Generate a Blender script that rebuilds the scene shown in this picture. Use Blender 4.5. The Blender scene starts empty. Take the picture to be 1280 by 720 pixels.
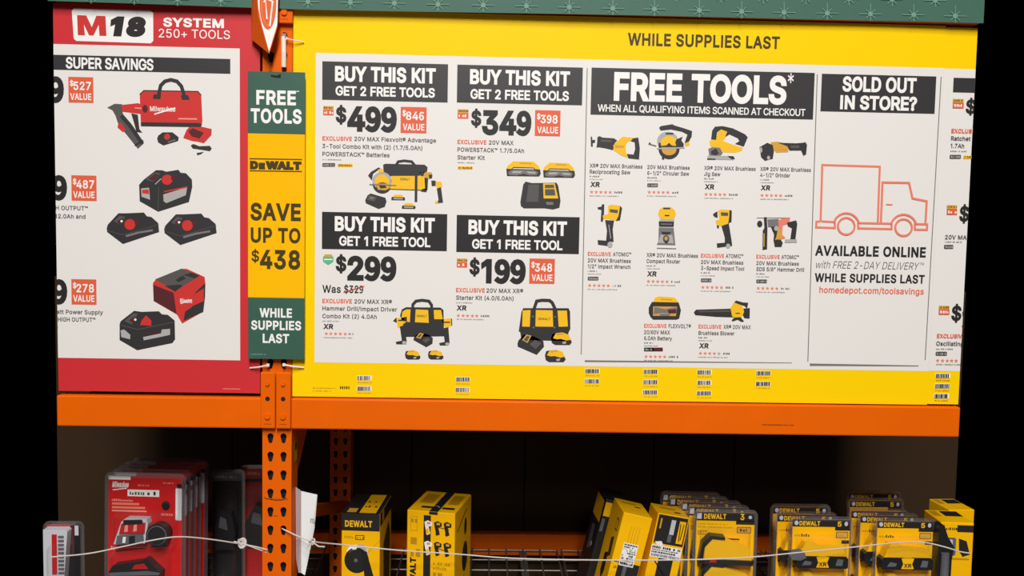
import bpy, bmesh, math, random
from mathutils import Vector, Matrix
from mathutils.geometry import tessellate_polygon, delaunay_2d_cdt
random.seed(7)
C = bpy.context.scene.collection
sc = bpy.context.scene

# ------------------------------------------------------------------ camera, world, lights, exposure
CAM = Vector((0.0, -2.3, 1.65)); F = 1070.0
T, RO, YA = -0.06295, 0.01866, 0.02766
FWD = Vector((math.sin(YA)*math.cos(T), math.cos(YA)*math.cos(T), math.sin(T)))
_r = Vector((math.cos(YA), -math.sin(YA), 0)); _u = _r.cross(FWD)
RGT = math.cos(RO)*_r + math.sin(RO)*_u
UPV = -math.sin(RO)*_r + math.cos(RO)*_u
cam = bpy.data.cameras.new('camera'); cam.sensor_width = 36; cam.sensor_fit = 'HORIZONTAL'
cam.lens = F/1280*36; cam.clip_start = 0.05
co = bpy.data.objects.new('camera', cam); C.objects.link(co)
m = Matrix.Identity(4)
for i in range(3):
    m[i][0] = RGT[i]; m[i][1] = UPV[i]; m[i][2] = -FWD[i]; m[i][3] = CAM[i]
co.matrix_world = m
sc.camera = co
w = bpy.data.worlds.new('store'); sc.world = w; w.use_nodes = True
w.node_tree.nodes['Background'].inputs[0].default_value = (0, 0, 0, 1)
w.node_tree.nodes['Background'].inputs[1].default_value = 0.0

def lamp(name, loc, sx, sy, watts, col):
    l = bpy.data.lights.new(name, 'AREA'); l.shape = 'RECTANGLE'; l.size = sx; l.size_y = sy
    l.energy = watts; l.color = col
    o = bpy.data.objects.new(name, l); C.objects.link(o); o.location = loc
    return o
# rows of store ceiling lamps hanging over the aisle in front of the rack, then one added fill lamp
LC = (1.0, .985, .965)
lamp('ceiling_lamp', (0.1, -3.4, 5.7), 0.8, 1.2, 165, LC)
lamp('ceiling_lamp', (0.1, -5.0, 5.7), 0.8, 1.2, 270, LC)
lamp('ceiling_lamp', (0.1, -6.8, 5.7), 0.8, 1.2, 460, LC)
lamp('ceiling_lamp', (0.1, -9.6, 5.3), 0.8, 1.2, 110, LC)  # added far fill, lifts the low back of the shelf
sc.view_settings.view_transform = 'Standard'; sc.view_settings.look = 'None'
sc.view_settings.gamma = 1.0; sc.view_settings.use_curve_mapping = False
sc.view_settings.exposure = 0.0

def ray(x, y):
    return RGT*((x-640)/F) - UPV*((y-360)/F) + FWD
def P(x, y, Y=0.0):
    """point of the plane at depth Y seen at a photograph position"""
    v = ray(x, y); return CAM + v*((Y-CAM.y)/v.y)
def onz(x, y, z):
    v = ray(x, y); return CAM + v*((z-CAM.z)/v.z)

# ------------------------------------------------------------------ materials
def lin(c):
    c /= 255.0
    return c/12.92 if c <= .04045 else ((c+.055)/1.055)**2.4
MT = {}
def mat(name, rgb, rough=.5, metal=0.0, spec=.5, noise=0.0, nscale=30, bump=0.0, alpha=None):
    m = bpy.data.materials.new(name); m.use_nodes = True
    nt = m.node_tree; b = nt.nodes['Principled BSDF']
    col = (lin(rgb[0]), lin(rgb[1]), lin(rgb[2]), 1)
    b.inputs['Base Color'].default_value = col
    b.inputs['Roughness'].default_value = rough; b.inputs['Metallic'].default_value = metal
    b.inputs['Specular IOR Level'].default_value = spec
    if noise or bump:
        tc = nt.nodes.new('ShaderNodeTexCoord'); n = nt.nodes.new('ShaderNodeTexNoise')
        n.inputs['Scale'].default_value = nscale; n.inputs['Detail'].default_value = 4
        nt.links.new(tc.outputs['Object'], n.inputs['Vector'])
        if noise:
            mx = nt.nodes.new('ShaderNodeMixRGB'); mx.blend_type = 'MIX'
            mx.inputs[1].default_value = tuple(c*(1-noise) for c in col[:3])+(1,)
            mx.inputs[2].default_value = tuple(min(1, c*(1+noise)) for c in col[:3])+(1,)
            nt.links.new(n.outputs['Fac'], mx.inputs[0]); nt.links.new(mx.outputs[0], b.inputs['Base Color'])
        if bump:
            bp = nt.nodes.new('ShaderNodeBump'); bp.inputs['Strength'].default_value = bump
            bp.inputs['Distance'].default_value = .01
            nt.links.new(n.outputs['Fac'], bp.inputs['Height']); nt.links.new(bp.outputs[0], b.inputs['Normal'])
    MT[name] = m
    return m
SR = .5
mat('orange_paint', (231, 98, 0), .5, spec=.12, noise=.06, nscale=9)
mat('yellow_board', (254, 208, 0), SR, spec=.12, noise=.02, nscale=3)
mat('red_board', (206, 40, 46), SR, spec=.5, noise=.02, nscale=3)
mat('white_print', (232, 227, 222), SR, spec=.4)
mat('paper_white', (240, 238, 236), .6, noise=.03, nscale=40)
mat('ink_black', (46, 44, 45), SR, spec=.5)
mat('ink_dark', (38, 36, 36), SR, spec=.4)
mat('ink_brown', (70, 58, 22), SR, spec=.3)
mat('ink_grey', (120, 116, 114), SR, spec=.4)
mat('ink_mid', (86, 82, 80), SR, spec=.4)
mat('ink_light', (176, 172, 170), SR, spec=.4)
mat('ink_white', (244, 240, 236), SR, spec=.4)
mat('ink_red', (205, 50, 45), SR, spec=.4)
mat('ink_orange', (226, 96, 62), SR, spec=.4)
mat('ink_salmon', (236, 128, 104), SR, spec=.4)
mat('ink_yellow', (246, 190, 24), SR, spec=.4)
mat('ink_gold', (214, 160, 60), SR, spec=.4)
mat('ink_green', (96, 182, 132), SR, spec=.4)
mat('ink_maroon', (86, 34, 38), SR, spec=.4)
mat('strip_yellow', (252, 186, 0), SR, spec=.12)
mat('green_print', (52, 92, 76), .5, spec=.45, noise=.12, nscale=22)
mat('green_cloth', (62, 102, 86), .6, spec=.4, noise=.05, nscale=14, bump=.05)
mat('snow_print', (112, 154, 134), .6, spec=.3)
mat('marker_orange', (226, 92, 10), .45)
mat('cord_white', (205, 196, 190), .6, noise=.05, nscale=200)
mat('tie_white', (240, 222, 208), .4)
mat('steel', (150, 146, 140), .4, metal=.8)
mat('wire_zinc', (128, 124, 116), .45, metal=.5)
mat('hole_dark', (20, 12, 8), .8)
mat('back_panel', (60, 42, 25), .7, spec=.2, noise=.15, nscale=4)
mat('concrete', (92, 86, 78), .6, noise=.1, nscale=5)
mat('particle_board', (120, 92, 60), .8, noise=.25, nscale=60)
mat('carton_yellow', (253, 188, 0), .5, spec=.2, noise=.03, nscale=15)
mat('carton_black', (34, 32, 31), .45)
mat('card_red', (206, 26, 26), .4)
mat('plastic_black', (28, 28, 30), .35)
mat('plastic_grey', (96, 98, 104), .4)
mat('plastic_yellow', (252, 190, 0), .35)
mat('plastic_red', (190, 26, 30), .35)
mat('sticker_grey', (200, 200, 206), .5)
mat('ink_olive', (190, 140, 10), .5)
mat('ink_pink', (238, 150, 140), .5)
mat('label_yellow', (190, 170, 20), .5)
def clear(name, tint, fac):
    m = bpy.data.materials.new(name); m.use_nodes = True; nt = m.node_tree
    for n in list(nt.nodes):
        if n.type != 'OUTPUT_MATERIAL': nt.nodes.remove(n)
    out = [n for n in nt.nodes if n.type == 'OUTPUT_MATERIAL'][0]
    t = nt.nodes.new('ShaderNodeBsdfTransparent'); t.inputs[0].default_value = tint
    g = nt.nodes.new('ShaderNodeBsdfGlossy'); g.inputs['Roughness'].default_value = .16
    d = nt.nodes.new('ShaderNodeBsdfDiffuse'); d.inputs[0].default_value = (.5, .48, .5, 1)
    a = nt.nodes.new('ShaderNodeMixShader'); a.inputs[0].default_value = .3
    nt.links.new(g.outputs[0], a.inputs[1]); nt.links.new(d.outputs[0], a.inputs[2])
    lw = nt.nodes.new('ShaderNodeLayerWeight'); lw.inputs['Blend'].default_value = .5
    pw = nt.nodes.new('ShaderNodeMath'); pw.operation = 'POWER'; pw.inputs[1].default_value = 4.0
    nt.links.new(lw.outputs['Facing'], pw.inputs[0])
    ad = nt.nodes.new('ShaderNodeMath'); ad.operation = 'MULTIPLY_ADD'; ad.inputs[1].default_value = .6; ad.inputs[2].default_value = .035+fac; ad.use_clamp = True
    nt.links.new(pw.outputs[0], ad.inputs[0])
    x = nt.nodes.new('ShaderNodeMixShader'); nt.links.new(ad.outputs[0], x.inputs[0])
    nt.links.new(t.outputs[0], x.inputs[1]); nt.links.new(a.outputs[0], x.inputs[2])
    nt.links.new(x.outputs[0], out.inputs[0]); MT[name] = m
clear('clear_plastic', (.97, .97, .97, 1), .0)
clear('clear_edge', (.88, .86, .87, 1), .16)

# ------------------------------------------------------------------ mesh helpers
class MB:
    def __init__(s): s.v = []; s.f = []; s.mi = []; s.ms = []; s.smooth = False
    def mid(s, n):
        if n not in s.ms: s.ms.append(n)
        return s.ms.index(n)
    def face(s, mname, pts):
        b = len(s.v); s.v += [tuple(p) for p in pts]
        s.f.append(tuple(range(b, b+len(pts)))); s.mi.append(s.mid(mname))
    def faces(s, mname, vs, fs):
        b = len(s.v); s.v += [tuple(p) for p in vs]; k = s.mid(mname)
        for f in fs: s.f.append(tuple(i+b for i in f)); s.mi.append(k)
    def prism(s, mname, pts, d, side=None):
        """closed prism: outline pts (Vectors, front) swept along vector d"""
        n = len(pts); a = [Vector(p) for p in pts]; bk = [p+d for p in a]
        s.faces(mname, a+bk, [tuple(range(n)), tuple(range(2*n-1, n-1, -1))])
        s.faces(side or mname, a+bk, [(i, n+i, n+(i+1) % n, (i+1) % n) for i in range(n)])
    def box(s, mname, lo, hi, M=None, bev=0.0):
        bm = bmesh.new(); bmesh.ops.create_cube(bm, size=1)
        for v in bm.verts:
            v.co = Vector([lo[i]+(hi[i]-lo[i])*(v.co[i]+.5) for i in range(3)])
        if bev: bmesh.ops.bevel(bm, geom=bm.edges[:], offset=bev, segments=2, affect='EDGES', profile=.5)
        if M: bmesh.ops.transform(bm, matrix=M, verts=bm.verts)
        bm.verts.index_update()
        s.faces(mname, [v.co.copy() for v in bm.verts], [tuple(v.index for v in f.verts) for f in bm.faces]); bm.free()
    def tube(s, mname, pts, r, n=8, cap=True):
        pts = [Vector(p) for p in pts]; rings = []
        for i, p in enumerate(pts):
            d = (pts[min(i+1, len(pts)-1)]-pts[max(i-1, 0)]).normalized()
            a = d.cross(Vector((0, 0, 1)) if abs(d.z) < .9 else Vector((1, 0, 0))).normalized(); b = d.cross(a)
            rings.append([p+(a*math.cos(t)+b*math.sin(t))*r for t in [2*math.pi*k/n for k in range(n)]])
        vs = [v for rg in rings for v in rg]; fs = []
        for i in range(len(pts)-1):
            for k in range(n):
                fs.append((i*n+k, i*n+(k+1) % n, (i+1)*n+(k+1) % n, (i+1)*n+k))
        if cap: fs += [tuple(range(n-1, -1, -1)), tuple(range((len(pts)-1)*n, len(pts)*n))]
        s.faces(mname, vs, fs)
    def build(s, name, parent=None, clip=None, M=None, bevel=0.0):
        me = bpy.data.meshes.new(name); me.from_pydata(s.v, [], s.f)
        for k in s.ms: me.materials.append(MT[k])
        me.polygons.foreach_set('material_index', s.mi)
        if clip or M or s.f:
            bm = bmesh.new(); bm.from_mesh(me)
            if clip:
                for (cx, nx) in clip:
                    bmesh.ops.bisect_plane(bm, geom=bm.verts[:]+bm.edges[:]+bm.faces[:], plane_co=(cx, 0, 0), plane_no=(nx, 0, 0), clear_outer=True)
            if M: bmesh.ops.transform(bm, matrix=M, verts=bm.verts)
            bm.to_mesh(me); bm.free()
        me.update()
        o = bpy.data.objects.new(name, me); C.objects.link(o)
        if parent: o.parent = parent
        if bevel:
            b = o.modifiers.new('bevel', 'BEVEL'); b.width = bevel; b.segments = 2; b.limit_method = 'ANGLE'
        return o

def tag(o, label, cat, group=None, kind=None):
    o['label'] = label; o['category'] = cat
    if group: o['group'] = group
    if kind: o['kind'] = kind
    return o
def empty(name, loc=(0, 0, 0), rot=(0, 0, 0)):
    o = bpy.data.objects.new(name, None); C.objects.link(o); o.empty_display_size = .05
    o.location = loc; o.rotation_euler = rot; return o
def copy_tree(o, loc, rot, label, group=None):
    r = o.copy(); C.objects.link(r); r.location = loc; r.rotation_euler = rot; r['label'] = label
    if group: r['group'] = group
    for ch in list(o.children):
        c = ch.copy(); C.objects.link(c); c.parent = r
        for g in list(ch.children):
            d = g.copy(); C.objects.link(d); d.parent = c
    return r

# ------------------------------------------------------------------ flat printing
# letter outlines: advance, then closed contours in 1/1000 em
GL = {
 'A': [480, '16,0 201,509 276,509 463,0 395,0 287,302 264,372 232,478 245,478 213,371 191,302 85,0', '110,142 110,199 370,199 370,142'],
 'B': [456, '60,0 60,509 241,509 289,504 329,491 359,469 381,442 394,410 398,374 395,344 387,320 373,301 356,286 336,275 315,267 315,262 339,257 363,245 385,227 402,203 414,173 418,136 413,100 400,67 377,39 344,18 301,4 247,0', '125,57 245,57 296,63 330,80 349,105 355,137 352,161 342,184 327,203 306,218 279,228 248,231 125,231', '125,285 238,285 265,288 288,296 308,309 323,326 333,348 336,372 330,403 313,429 283,446 240,452 125,452'],
 'C': [510, '267,-7 205,1 150,25 104,63 70,115 48,179 40,254 48,329 70,393 104,445 150,484 205,508 267,516 305,513 340,504 373,490 402,471 427,447 448,418 463,385 473,348 408,348 401,373 389,395 375,413 357,428 337,440 315,449 292,454 267,456 223,450 184,432 150,403 125,364 109,314 103,254 109,194 125,145 151,105 184,76 223,59 267,53 292,55 315,60 337,69 357,81 375,96 389,114 401,136 408,160 473,160 463,124 448,91 428,62 402,38 373,19 341,5 305,-4'],
 'D': [502, '219,0 96,0 96,57 215,57 272,63 318,81 354,110 379,149 394,198 399,255 394,312 379,361 354,399 320,428 275,446 221,452 93,452 93,509 225,509 294,501 353,478 385,455 412,426 433,391 455,329 462,255 455,181 433,119 411,83 384,54 351,31 291,8', '125,509 125,0 60,0 60,509'],
 'E': [419, '60,0 60,509 372,509 372,452 125,452 125,286 355,286 355,229 125,229 125,57 375,57 375,0'],
 'F': [410, '60,0 60,509 369,509 369,452 125,452 125,278 346,278 346,221 125,221 125,0'],
 'G': [520, '269,-7 205,1 149,25 104,64 69,116 47,179 40,254 47,329 69,393 103,445 149,484 203,508 265,516 304,513 340,504 374,489 403,469 429,445 449,416 465,384 474,349 408,349 399,372 387,393 373,411 356,427 337,439 315,448 291,454 265,456 222,450 183,432 150,404 125,364 109,314 103,254 109,194 125,145 151,105 184,76 224,59 269,53 309,57 345,71 374,93 396,123 410,160 415,202 434,199 283,199 283,256 478,256 478,200 471,141 451,91 419,50 377,19 326,0'],
 'H': [517, '60,0 60,509 125,509 125,289 392,289 392,509 457,509 457,0 392,0 392,232 125,232 125,0'],
 'I': [185, '60,0 60,509 125,509 125,0'],
 'J': [396, '185,-7 143,-2 106,11 75,33 52,63 38,100 33,145 33,173 98,173 98,145 104,104 122,74 149,56 185,50 220,56 248,74 266,104 272,145 272,509 336,509 336,145 332,100 318,63 294,33 263,11 227,-2'],
 'K': [467, '104,145 104,216 139,261 174,303 212,344 364,509 448,509 231,276 228,276', '60,0 60,509 125,509 125,334 124,225 125,193 125,0', '372,0 188,259 228,309 449,0'],
 'L': [393, '60,0 60,509 125,509 125,57 361,57 361,0'],
 'M': [628, '60,0 60,509 152,509 277,187 287,159 299,123 311,84 322,49 307,49 318,83 330,121 342,158 352,187 476,509 568,509 568,0 504,0 504,291 504,327 505,369 506,413 507,457 513,457 498,409 482,363 467,322 456,291 342,0 286,0 170,291 159,321 145,361 129,408 112,457 119,457 120,416 121,372 122,328 122,291 122,0'],
 'N': [523, '60,0 60,509 136,509 343,183 363,151 388,107 414,55 405,54 401,108 399,157 399,195 399,509 463,509 463,0 387,0 202,290 177,331 148,381 108,452 119,454 122,384 124,328 125,291 125,0'],
 'O': [533, '267,-7 205,1 150,25 105,63 70,115 48,179 40,254 48,329 70,393 105,445 150,484 205,508 267,516 329,508 384,484 429,445 464,393 486,329 493,254 486,179 464,115 429,63 384,25 329,1', '267,53 310,59 349,76 383,105 408,144 425,194 430,254 425,314 408,365 383,404 349,433 310,450 267,456 223,450 184,433 151,404 125,364 109,314 103,254 109,194 125,144 151,105 184,76 223,59'],
 'P': [445, '60,0 60,509 235,509 289,503 332,487 366,462 390,430 404,391 409,348 404,304 390,265 366,233 332,207 289,191 235,186 109,186 109,242 233,242 269,246 297,256 318,272 333,294 342,319 344,348 342,376 333,402 318,423 297,439 268,449 232,452 125,452 125,0'],
 'Q': [533, '245,159 313,159 369,85 384,65 468,-48 401,-48 346,27 331,46', '267,-7 205,1 150,25 105,63 70,115 48,179 40,254 48,329 70,393 105,445 150,484 205,508 267,516 329,508 384,484 429,445 464,393 486,329 493,254 486,179 464,115 429,63 384,25 329,1', '267,53 310,59 349,76 383,105 408,144 425,194 430,254 425,314 408,365 383,404 349,433 310,450 267,456 223,450 184,433 151,404 125,364 109,314 103,254 109,194 125,144 151,105 184,76 223,59'],
 'R': [449, '60,0 60,509 236,509 290,504 333,489 367,465 390,433 405,395 409,352 405,309 390,271 367,240 333,217 289,203 236,198 96,198 96,255 234,255 269,258 298,267 319,281 334,300 342,324 345,352 342,380 334,405 319,425 298,440 269,449 233,452 125,452 125,0', '353,0 230,229 303,229 428,0'],
 'S': [447, '224,-9 172,-4 128,9 91,31 64,60 46,96 38,137 104,137 110,110 123,88 142,71 166,59 194,52 224,49 257,52 286,60 311,74 329,92 341,114 346,139 342,161 332,179 316,193 296,205 245,222 184,239 128,260 86,289 67,313 56,341 52,372 58,413 75,448 102,476 138,498 180,511 227,516 275,511 316,498 351,476 377,449 394,415 401,378 337,378 326,412 302,437 267,453 225,459 194,456 167,448 145,435 129,418 118,398 115,376 119,352 131,334 148,319 169,308 212,293 264,279 312,264 336,252 359,238 379,220 395,198 405,171 408,139 403,99 386,64 360,34 323,11 278,-4'],
 'T': [449, '32,452 32,509 417,509 417,452 257,452 257,0 193,0 193,452'],
 'U': [517, '259,-8 203,-2 154,15 114,43 85,80 66,124 60,173 60,509 124,509 124,178 128,144 141,113 160,87 187,68 220,56 259,52 298,56 331,68 357,87 377,113 389,144 393,178 393,509 457,509 457,173 451,124 433,80 403,43 363,15 315,-2'],
 'V': [480, '204,0 16,509 84,509 192,206 215,137 248,31 235,31 267,138 290,206 395,509 463,509 278,0'],
 'W': [686, '155,0 16,509 82,509 163,196 175,145 187,94 197,40 189,40 200,94 211,145 224,196 306,509 380,509 462,196 474,145 486,94 497,40 488,40 499,94 510,145 523,196 603,509 670,509 530,0 455,0 368,323 351,391 336,475 350,475 335,395 318,323 230,0'],
 'X': [474, '18,0 217,284 217,236 29,509 104,509 178,400 204,361 223,329 243,292 232,292 252,329 272,361 298,400 374,509 446,509 259,239 259,287 456,0 382,0 292,129 268,165 250,195 230,231 244,231 225,196 206,166 182,129 91,0'],
 'Y': [472, '203,0 203,208 16,509 91,509 192,344 222,292 250,230 224,230 251,293 280,344 381,509 455,509 268,208 268,0'],
 'Z': [438, '42,0 42,46 273,385 306,431 341,476 348,454 285,452 223,452 40,452 40,509 397,509 397,462 169,129 134,81 97,33 90,54 152,57 214,57 399,57 399,0'],
 '0': [453, '227,-7 174,1 130,24 95,62 69,113 53,178 48,254 53,330 69,395 95,447 130,484 174,508 227,516 279,508 323,484 358,447 384,395 400,330 405,254 400,178 384,113 359,62 323,24 279,1', '227,50 261,56 290,74 313,103 330,144 340,194 344,254 340,314 330,365 313,405 290,435 261,453 227,460 192,453 163,435 140,405 123,365 113,314 109,254 113,194 123,144 140,103 163,74 192,56'],
 '1': [380, '276,509 276,0 212,0 212,448 209,448 86,358 86,427 198,509'],
 '2': [453, '64,0 64,47 234,229 282,282 299,305 311,327 318,348 320,371 317,397 308,419 293,436 273,449 250,457 224,460 196,457 172,447 153,433 139,413 130,390 127,362 66,362 71,405 86,442 111,473 143,496 182,511 225,516 268,511 306,497 337,474 361,445 376,411 381,372 378,345 371,318 357,290 336,259 267,180 153,60 153,57 389,57 389,0'],
 '3': [453, '218,-7 173,-3 133,10 98,30 70,57 52,91 44,132 109,132 115,107 126,87 144,71 165,59 191,52 219,50 248,53 275,61 297,74 315,93 325,116 329,145 326,172 316,196 299,217 275,234 242,244 201,248 157,248 157,299 288,448 288,452 70,452 70,509 372,509 372,461 211,278 211,289 264,288 308,276 344,253 371,222 387,186 393,145 387,103 370,66 344,36 309,12 266,-2'],
 '4': [453, '40,105 40,158 247,509 311,509 109,166 109,163 413,163 413,105', '282,0 282,121 282,146 282,318 343,318 343,0'],
 '5': [453, '221,-7 178,-2 140,11 108,32 83,60 66,93 60,130 122,130 127,108 138,89 154,73 173,60 196,52 221,50 250,53 276,64 298,82 314,104 324,131 328,162 324,193 314,221 297,244 275,262 248,273 218,277 192,275 167,268 145,258 128,246 67,253 96,509 366,509 366,452 151,452 134,301 136,301 155,315 178,325 203,331 229,334 263,330 294,321 321,306 345,285 364,260 379,231 388,199 391,163 385,117 369,76 343,41 309,15 268,-1'],
 '6': [384, '208,-10 281,12 335,69 355,156 337,246 289,297 214,315 153,299 99,255 107,337 125,396 154,436 188,459 230,465 273,456 311,426 347,465 295,503 226,517 170,507 119,477 77,426 50,349 40,244 48,153 71,81 107,32 154,2', '99,204 153,254 204,269 254,255 285,216 295,156 283,95 254,55 208,42 154,59 117,115'],
 '7': [453, '97,0 323,448 323,452 62,452 62,509 391,509 391,449 165,0'],
 '8': [453, '226,-7 178,-2 136,11 101,33 74,62 57,96 52,135 55,166 65,195 81,220 101,241 125,256 153,265 153,267 119,282 93,308 76,342 70,380 75,417 90,450 114,477 146,498 184,511 226,516 269,511 306,498 337,477 361,450 377,417 382,380 376,342 359,308 333,282 300,267 300,265 327,256 351,241 372,220 387,195 397,166 401,135 395,96 378,62 352,33 317,11 275,-2', '226,49 258,52 285,60 307,74 323,91 333,113 337,139 333,165 322,189 305,208 283,223 256,232 226,235 196,232 169,223 147,208 130,189 119,165 115,139 119,113 129,91 145,74 167,60 195,52', '226,290 252,292 274,300 293,313 307,330 316,351 319,376 316,399 308,420 294,437 275,449 252,457 226,460 200,457 177,449 159,437 145,420 136,399 133,376 136,351 145,330 159,313 178,300 201,292'],
 '9': [384, '162,-10 218,0 269,32 309,87 337,166 347,275 339,362 315,430 279,479 232,507 176,517 103,497 51,440 30,353 48,263 97,210 170,192 234,210 287,255 267,131 222,63 160,44 113,53 75,83 40,44 91,6', '287,307 234,255 180,240 131,254 101,293 91,353 101,414 133,454 176,467 232,450 269,396'],
 'a': [389, '160,-9 126,-5 94,5 68,22 48,45 35,73 30,108 34,138 43,161 58,179 78,193 100,203 125,211 178,220 234,227 252,230 265,235 273,243 276,255 276,257 273,279 267,297 256,311 240,322 220,329 196,331 171,329 149,322 132,313 118,301 107,288 100,274 41,291 57,322 79,346 104,364 133,375 163,382 194,384 239,379 263,372 286,360 306,343 322,320 333,290 337,251 337,0 277,0 277,52 272,52 252,25 236,12 215,1 190,-6', '170,45 202,49 228,59 248,74 263,93 272,115 276,138 276,190 259,182 231,176 200,171 175,168 134,159 117,150 103,139 95,124 92,105 94,87 102,72 114,61 130,52 149,47'],
 'b': [424, '229,-8 198,-5 172,4 153,17 138,31 118,59 112,59 112,0 53,0 53,509 114,509 114,319 118,319 137,346 152,360 171,373 197,381 229,384 274,378 313,361 345,332 370,293 385,245 390,189 385,133 370,84 346,45 313,16 274,-2', '220,47 253,51 279,66 301,88 316,117 325,151 328,189 325,227 316,261 301,290 280,311 253,325 220,330 188,325 161,312 140,291 125,263 116,229 113,189 116,150 125,115 140,86 162,65 188,51'],
 'c': [396, '207,-8 159,-2 117,16 82,46 56,85 40,133 34,187 40,243 56,291 82,330 117,360 159,378 207,384 234,383 260,377 284,368 305,356 324,341 340,322 353,301 362,277 303,262 290,289 270,311 242,325 207,330 173,325 145,310 124,287 108,258 99,224 96,187 99,151 108,117 124,89 145,66 173,51 207,46 243,52 271,66 292,89 304,117 363,102 354,78 341,56 325,37 306,21 285,9 261,-1 235,-6'],
 'd': [424, '195,-8 151,-2 111,16 79,45 55,84 39,133 34,189 39,245 55,293 79,332 112,361 151,378 196,384 228,381 253,373 272,360 287,346 306,319 311,319 311,509 372,509 372,0 313,0 313,59 307,59 287,31 272,17 252,4 227,-5', '205,47 236,51 263,65 284,86 299,115 309,150 312,189 309,229 300,263 284,291 263,312 237,325 205,330 172,325 145,311 124,290 108,261 99,227 96,189 99,151 109,117 124,88 145,66 172,51'],
 'e': [404, '212,-8 161,-2 117,16 82,46 56,85 40,132 34,187 39,242 55,290 81,329 115,359 157,378 205,384 236,382 266,374 294,361 319,341 341,315 357,282 368,242 371,194 371,169 75,169 75,221 338,221 310,202 307,237 298,269 283,294 263,314 237,326 205,330 173,326 146,313 125,294 109,270 99,241 96,211 96,178 100,139 110,106 128,80 151,61 179,50 212,46 234,48 254,53 271,61 285,73 297,88 306,105 365,91 353,63 335,39 311,19 283,4 249,-5'],
 'f': [254, '228,379 228,327 6,327 6,379', '81,0 81,432 84,461 96,486 113,505 135,519 161,527 187,530 222,527 243,521 227,468 215,472 195,474 171,470 154,460 145,443 142,419 142,0'],
 'g': [425, '207,-151 168,-148 134,-140 105,-127 82,-110 64,-91 51,-69 101,-41 122,-66 136,-78 154,-88 178,-95 207,-97 249,-92 282,-75 298,-58 308,-34 311,-6 311,68 306,68 287,41 272,28 252,16 227,8 195,5 152,10 113,27 80,53 55,90 39,136 34,191 39,246 55,293 80,332 112,361 152,378 196,384 228,382 253,373 273,360 288,346 308,319 313,319 313,379 372,379 372,-9 367,-54 350,-90 324,-117 291,-136 251,-147', '205,59 237,63 264,75 285,95 300,121 309,154 312,193 309,231 300,264 285,291 264,312 237,325 205,330 172,325 145,312 124,290 109,262 99,229 96,193 99,155 109,123 124,96 145,76 172,63'],
 'h': [410, '114,227 114,0 53,0 53,509 114,509 114,287 102,287 124,332 152,362 187,379 227,384 264,380 295,369 321,349 341,321 353,285 357,240 357,0 296,0 296,235 290,275 273,304 246,323 210,329 184,326 161,317 141,303 126,283 117,257'],
 'i': [167, '53,0 53,379 114,379 114,0', '84,443 67,446 54,455 44,468 41,483 44,499 54,512 67,521 84,524 100,521 114,512 123,499 126,483 123,468 114,455 100,446'],
 'j': [167, '53,379 114,379 114,-30 111,-63 102,-90 86,-113 65,-129 37,-139 4,-143 -10,-143 -10,-87 2,-87 25,-83 40,-72 50,-54 53,-29', '83,443 67,446 53,455 44,468 41,483 44,499 53,512 67,521 83,524 100,521 114,512 123,499 126,483 123,468 114,455 100,446'],
 'k': [381, '110,137 110,212 121,212 284,379 360,379 184,199 177,199', '53,0 53,509 114,509 114,0', '294,0 148,186 191,229 372,0'],
 'l': [172, '55,0 55,509 117,509 117,0'],
 'm': [610, '53,0 53,379 112,379 112,295 108,295 118,323 132,346 151,363 172,376 195,384 219,386 257,380 287,361 309,331 321,295 312,295 322,321 337,343 357,361 381,375 407,383 437,386 468,383 497,372 522,354 541,328 553,296 557,255 557,0 496,0 496,254 490,289 473,313 447,326 419,330 395,328 374,320 358,307 345,290 338,270 335,247 335,0 274,0 274,260 269,288 253,311 229,326 199,330 178,328 158,320 140,307 126,289 117,266 114,238 114,0'],
 'n': [410, '114,227 114,0 53,0 53,379 112,379 112,287 102,287 124,332 152,362 187,379 227,384 264,380 295,369 321,349 341,321 353,285 357,240 357,0 296,0 296,235 290,275 273,304 246,323 210,329 184,326 161,317 141,303 126,283 117,257'],
 'o': [415, '207,-8 159,-2 117,16 82,46 56,85 40,133 34,187 40,243 56,291 82,330 117,360 159,378 207,384 256,378 299,360 333,330 359,291 376,243 381,187 376,133 359,85 333,46 299,16 256,-2', '207,46 242,51 270,66 292,89 307,117 316,151 319,187 316,224 307,258 292,287 270,310 242,325 207,330 173,325 145,310 124,287 108,258 99,224 96,187 99,151 108,117 124,89 145,66 173,51'],
 'p': [424, '53,-143 53,379 112,379 112,319 118,319 137,346 152,360 171,373 197,381 229,384 274,378 313,361 345,332 370,293 385,245 390,189 385,133 370,84 346,45 313,16 274,-2 229,-8 198,-5 173,4 153,17 138,31 118,59 114,59 114,-143', '220,47 253,51 279,66 301,88 316,117 325,151 328,189 325,227 316,261 301,290 280,311 253,325 220,330 188,325 161,312 140,291 125,263 116,229 113,189 116,150 125,115 140,86 162,65 188,51'],
 'q': [424, '372,-143 311,-143 311,59 306,59 287,31 272,17 252,4 227,-5 195,-8 151,-2 111,16 79,45 55,84 39,133 34,189 39,245 55,293 79,332 112,361 151,378 196,384 228,381 253,373 272,360 287,346 307,319 313,319 313,379 372,379', '205,47 236,51 263,65 284,86 299,115 309,150 312,189 309,229 300,263 284,291 263,312 237,325 205,330 172,325 145,311 124,290 108,261 99,227 96,189 99,151 109,117 124,88 145,66 172,51'],
 'r': [259, '53,0 53,379 112,379 112,321 115,321 130,347 152,367 181,380 213,385 229,384 243,384 243,322 230,324 207,326 182,323 159,315 140,301 126,284 117,262 114,237 114,0'],
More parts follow.
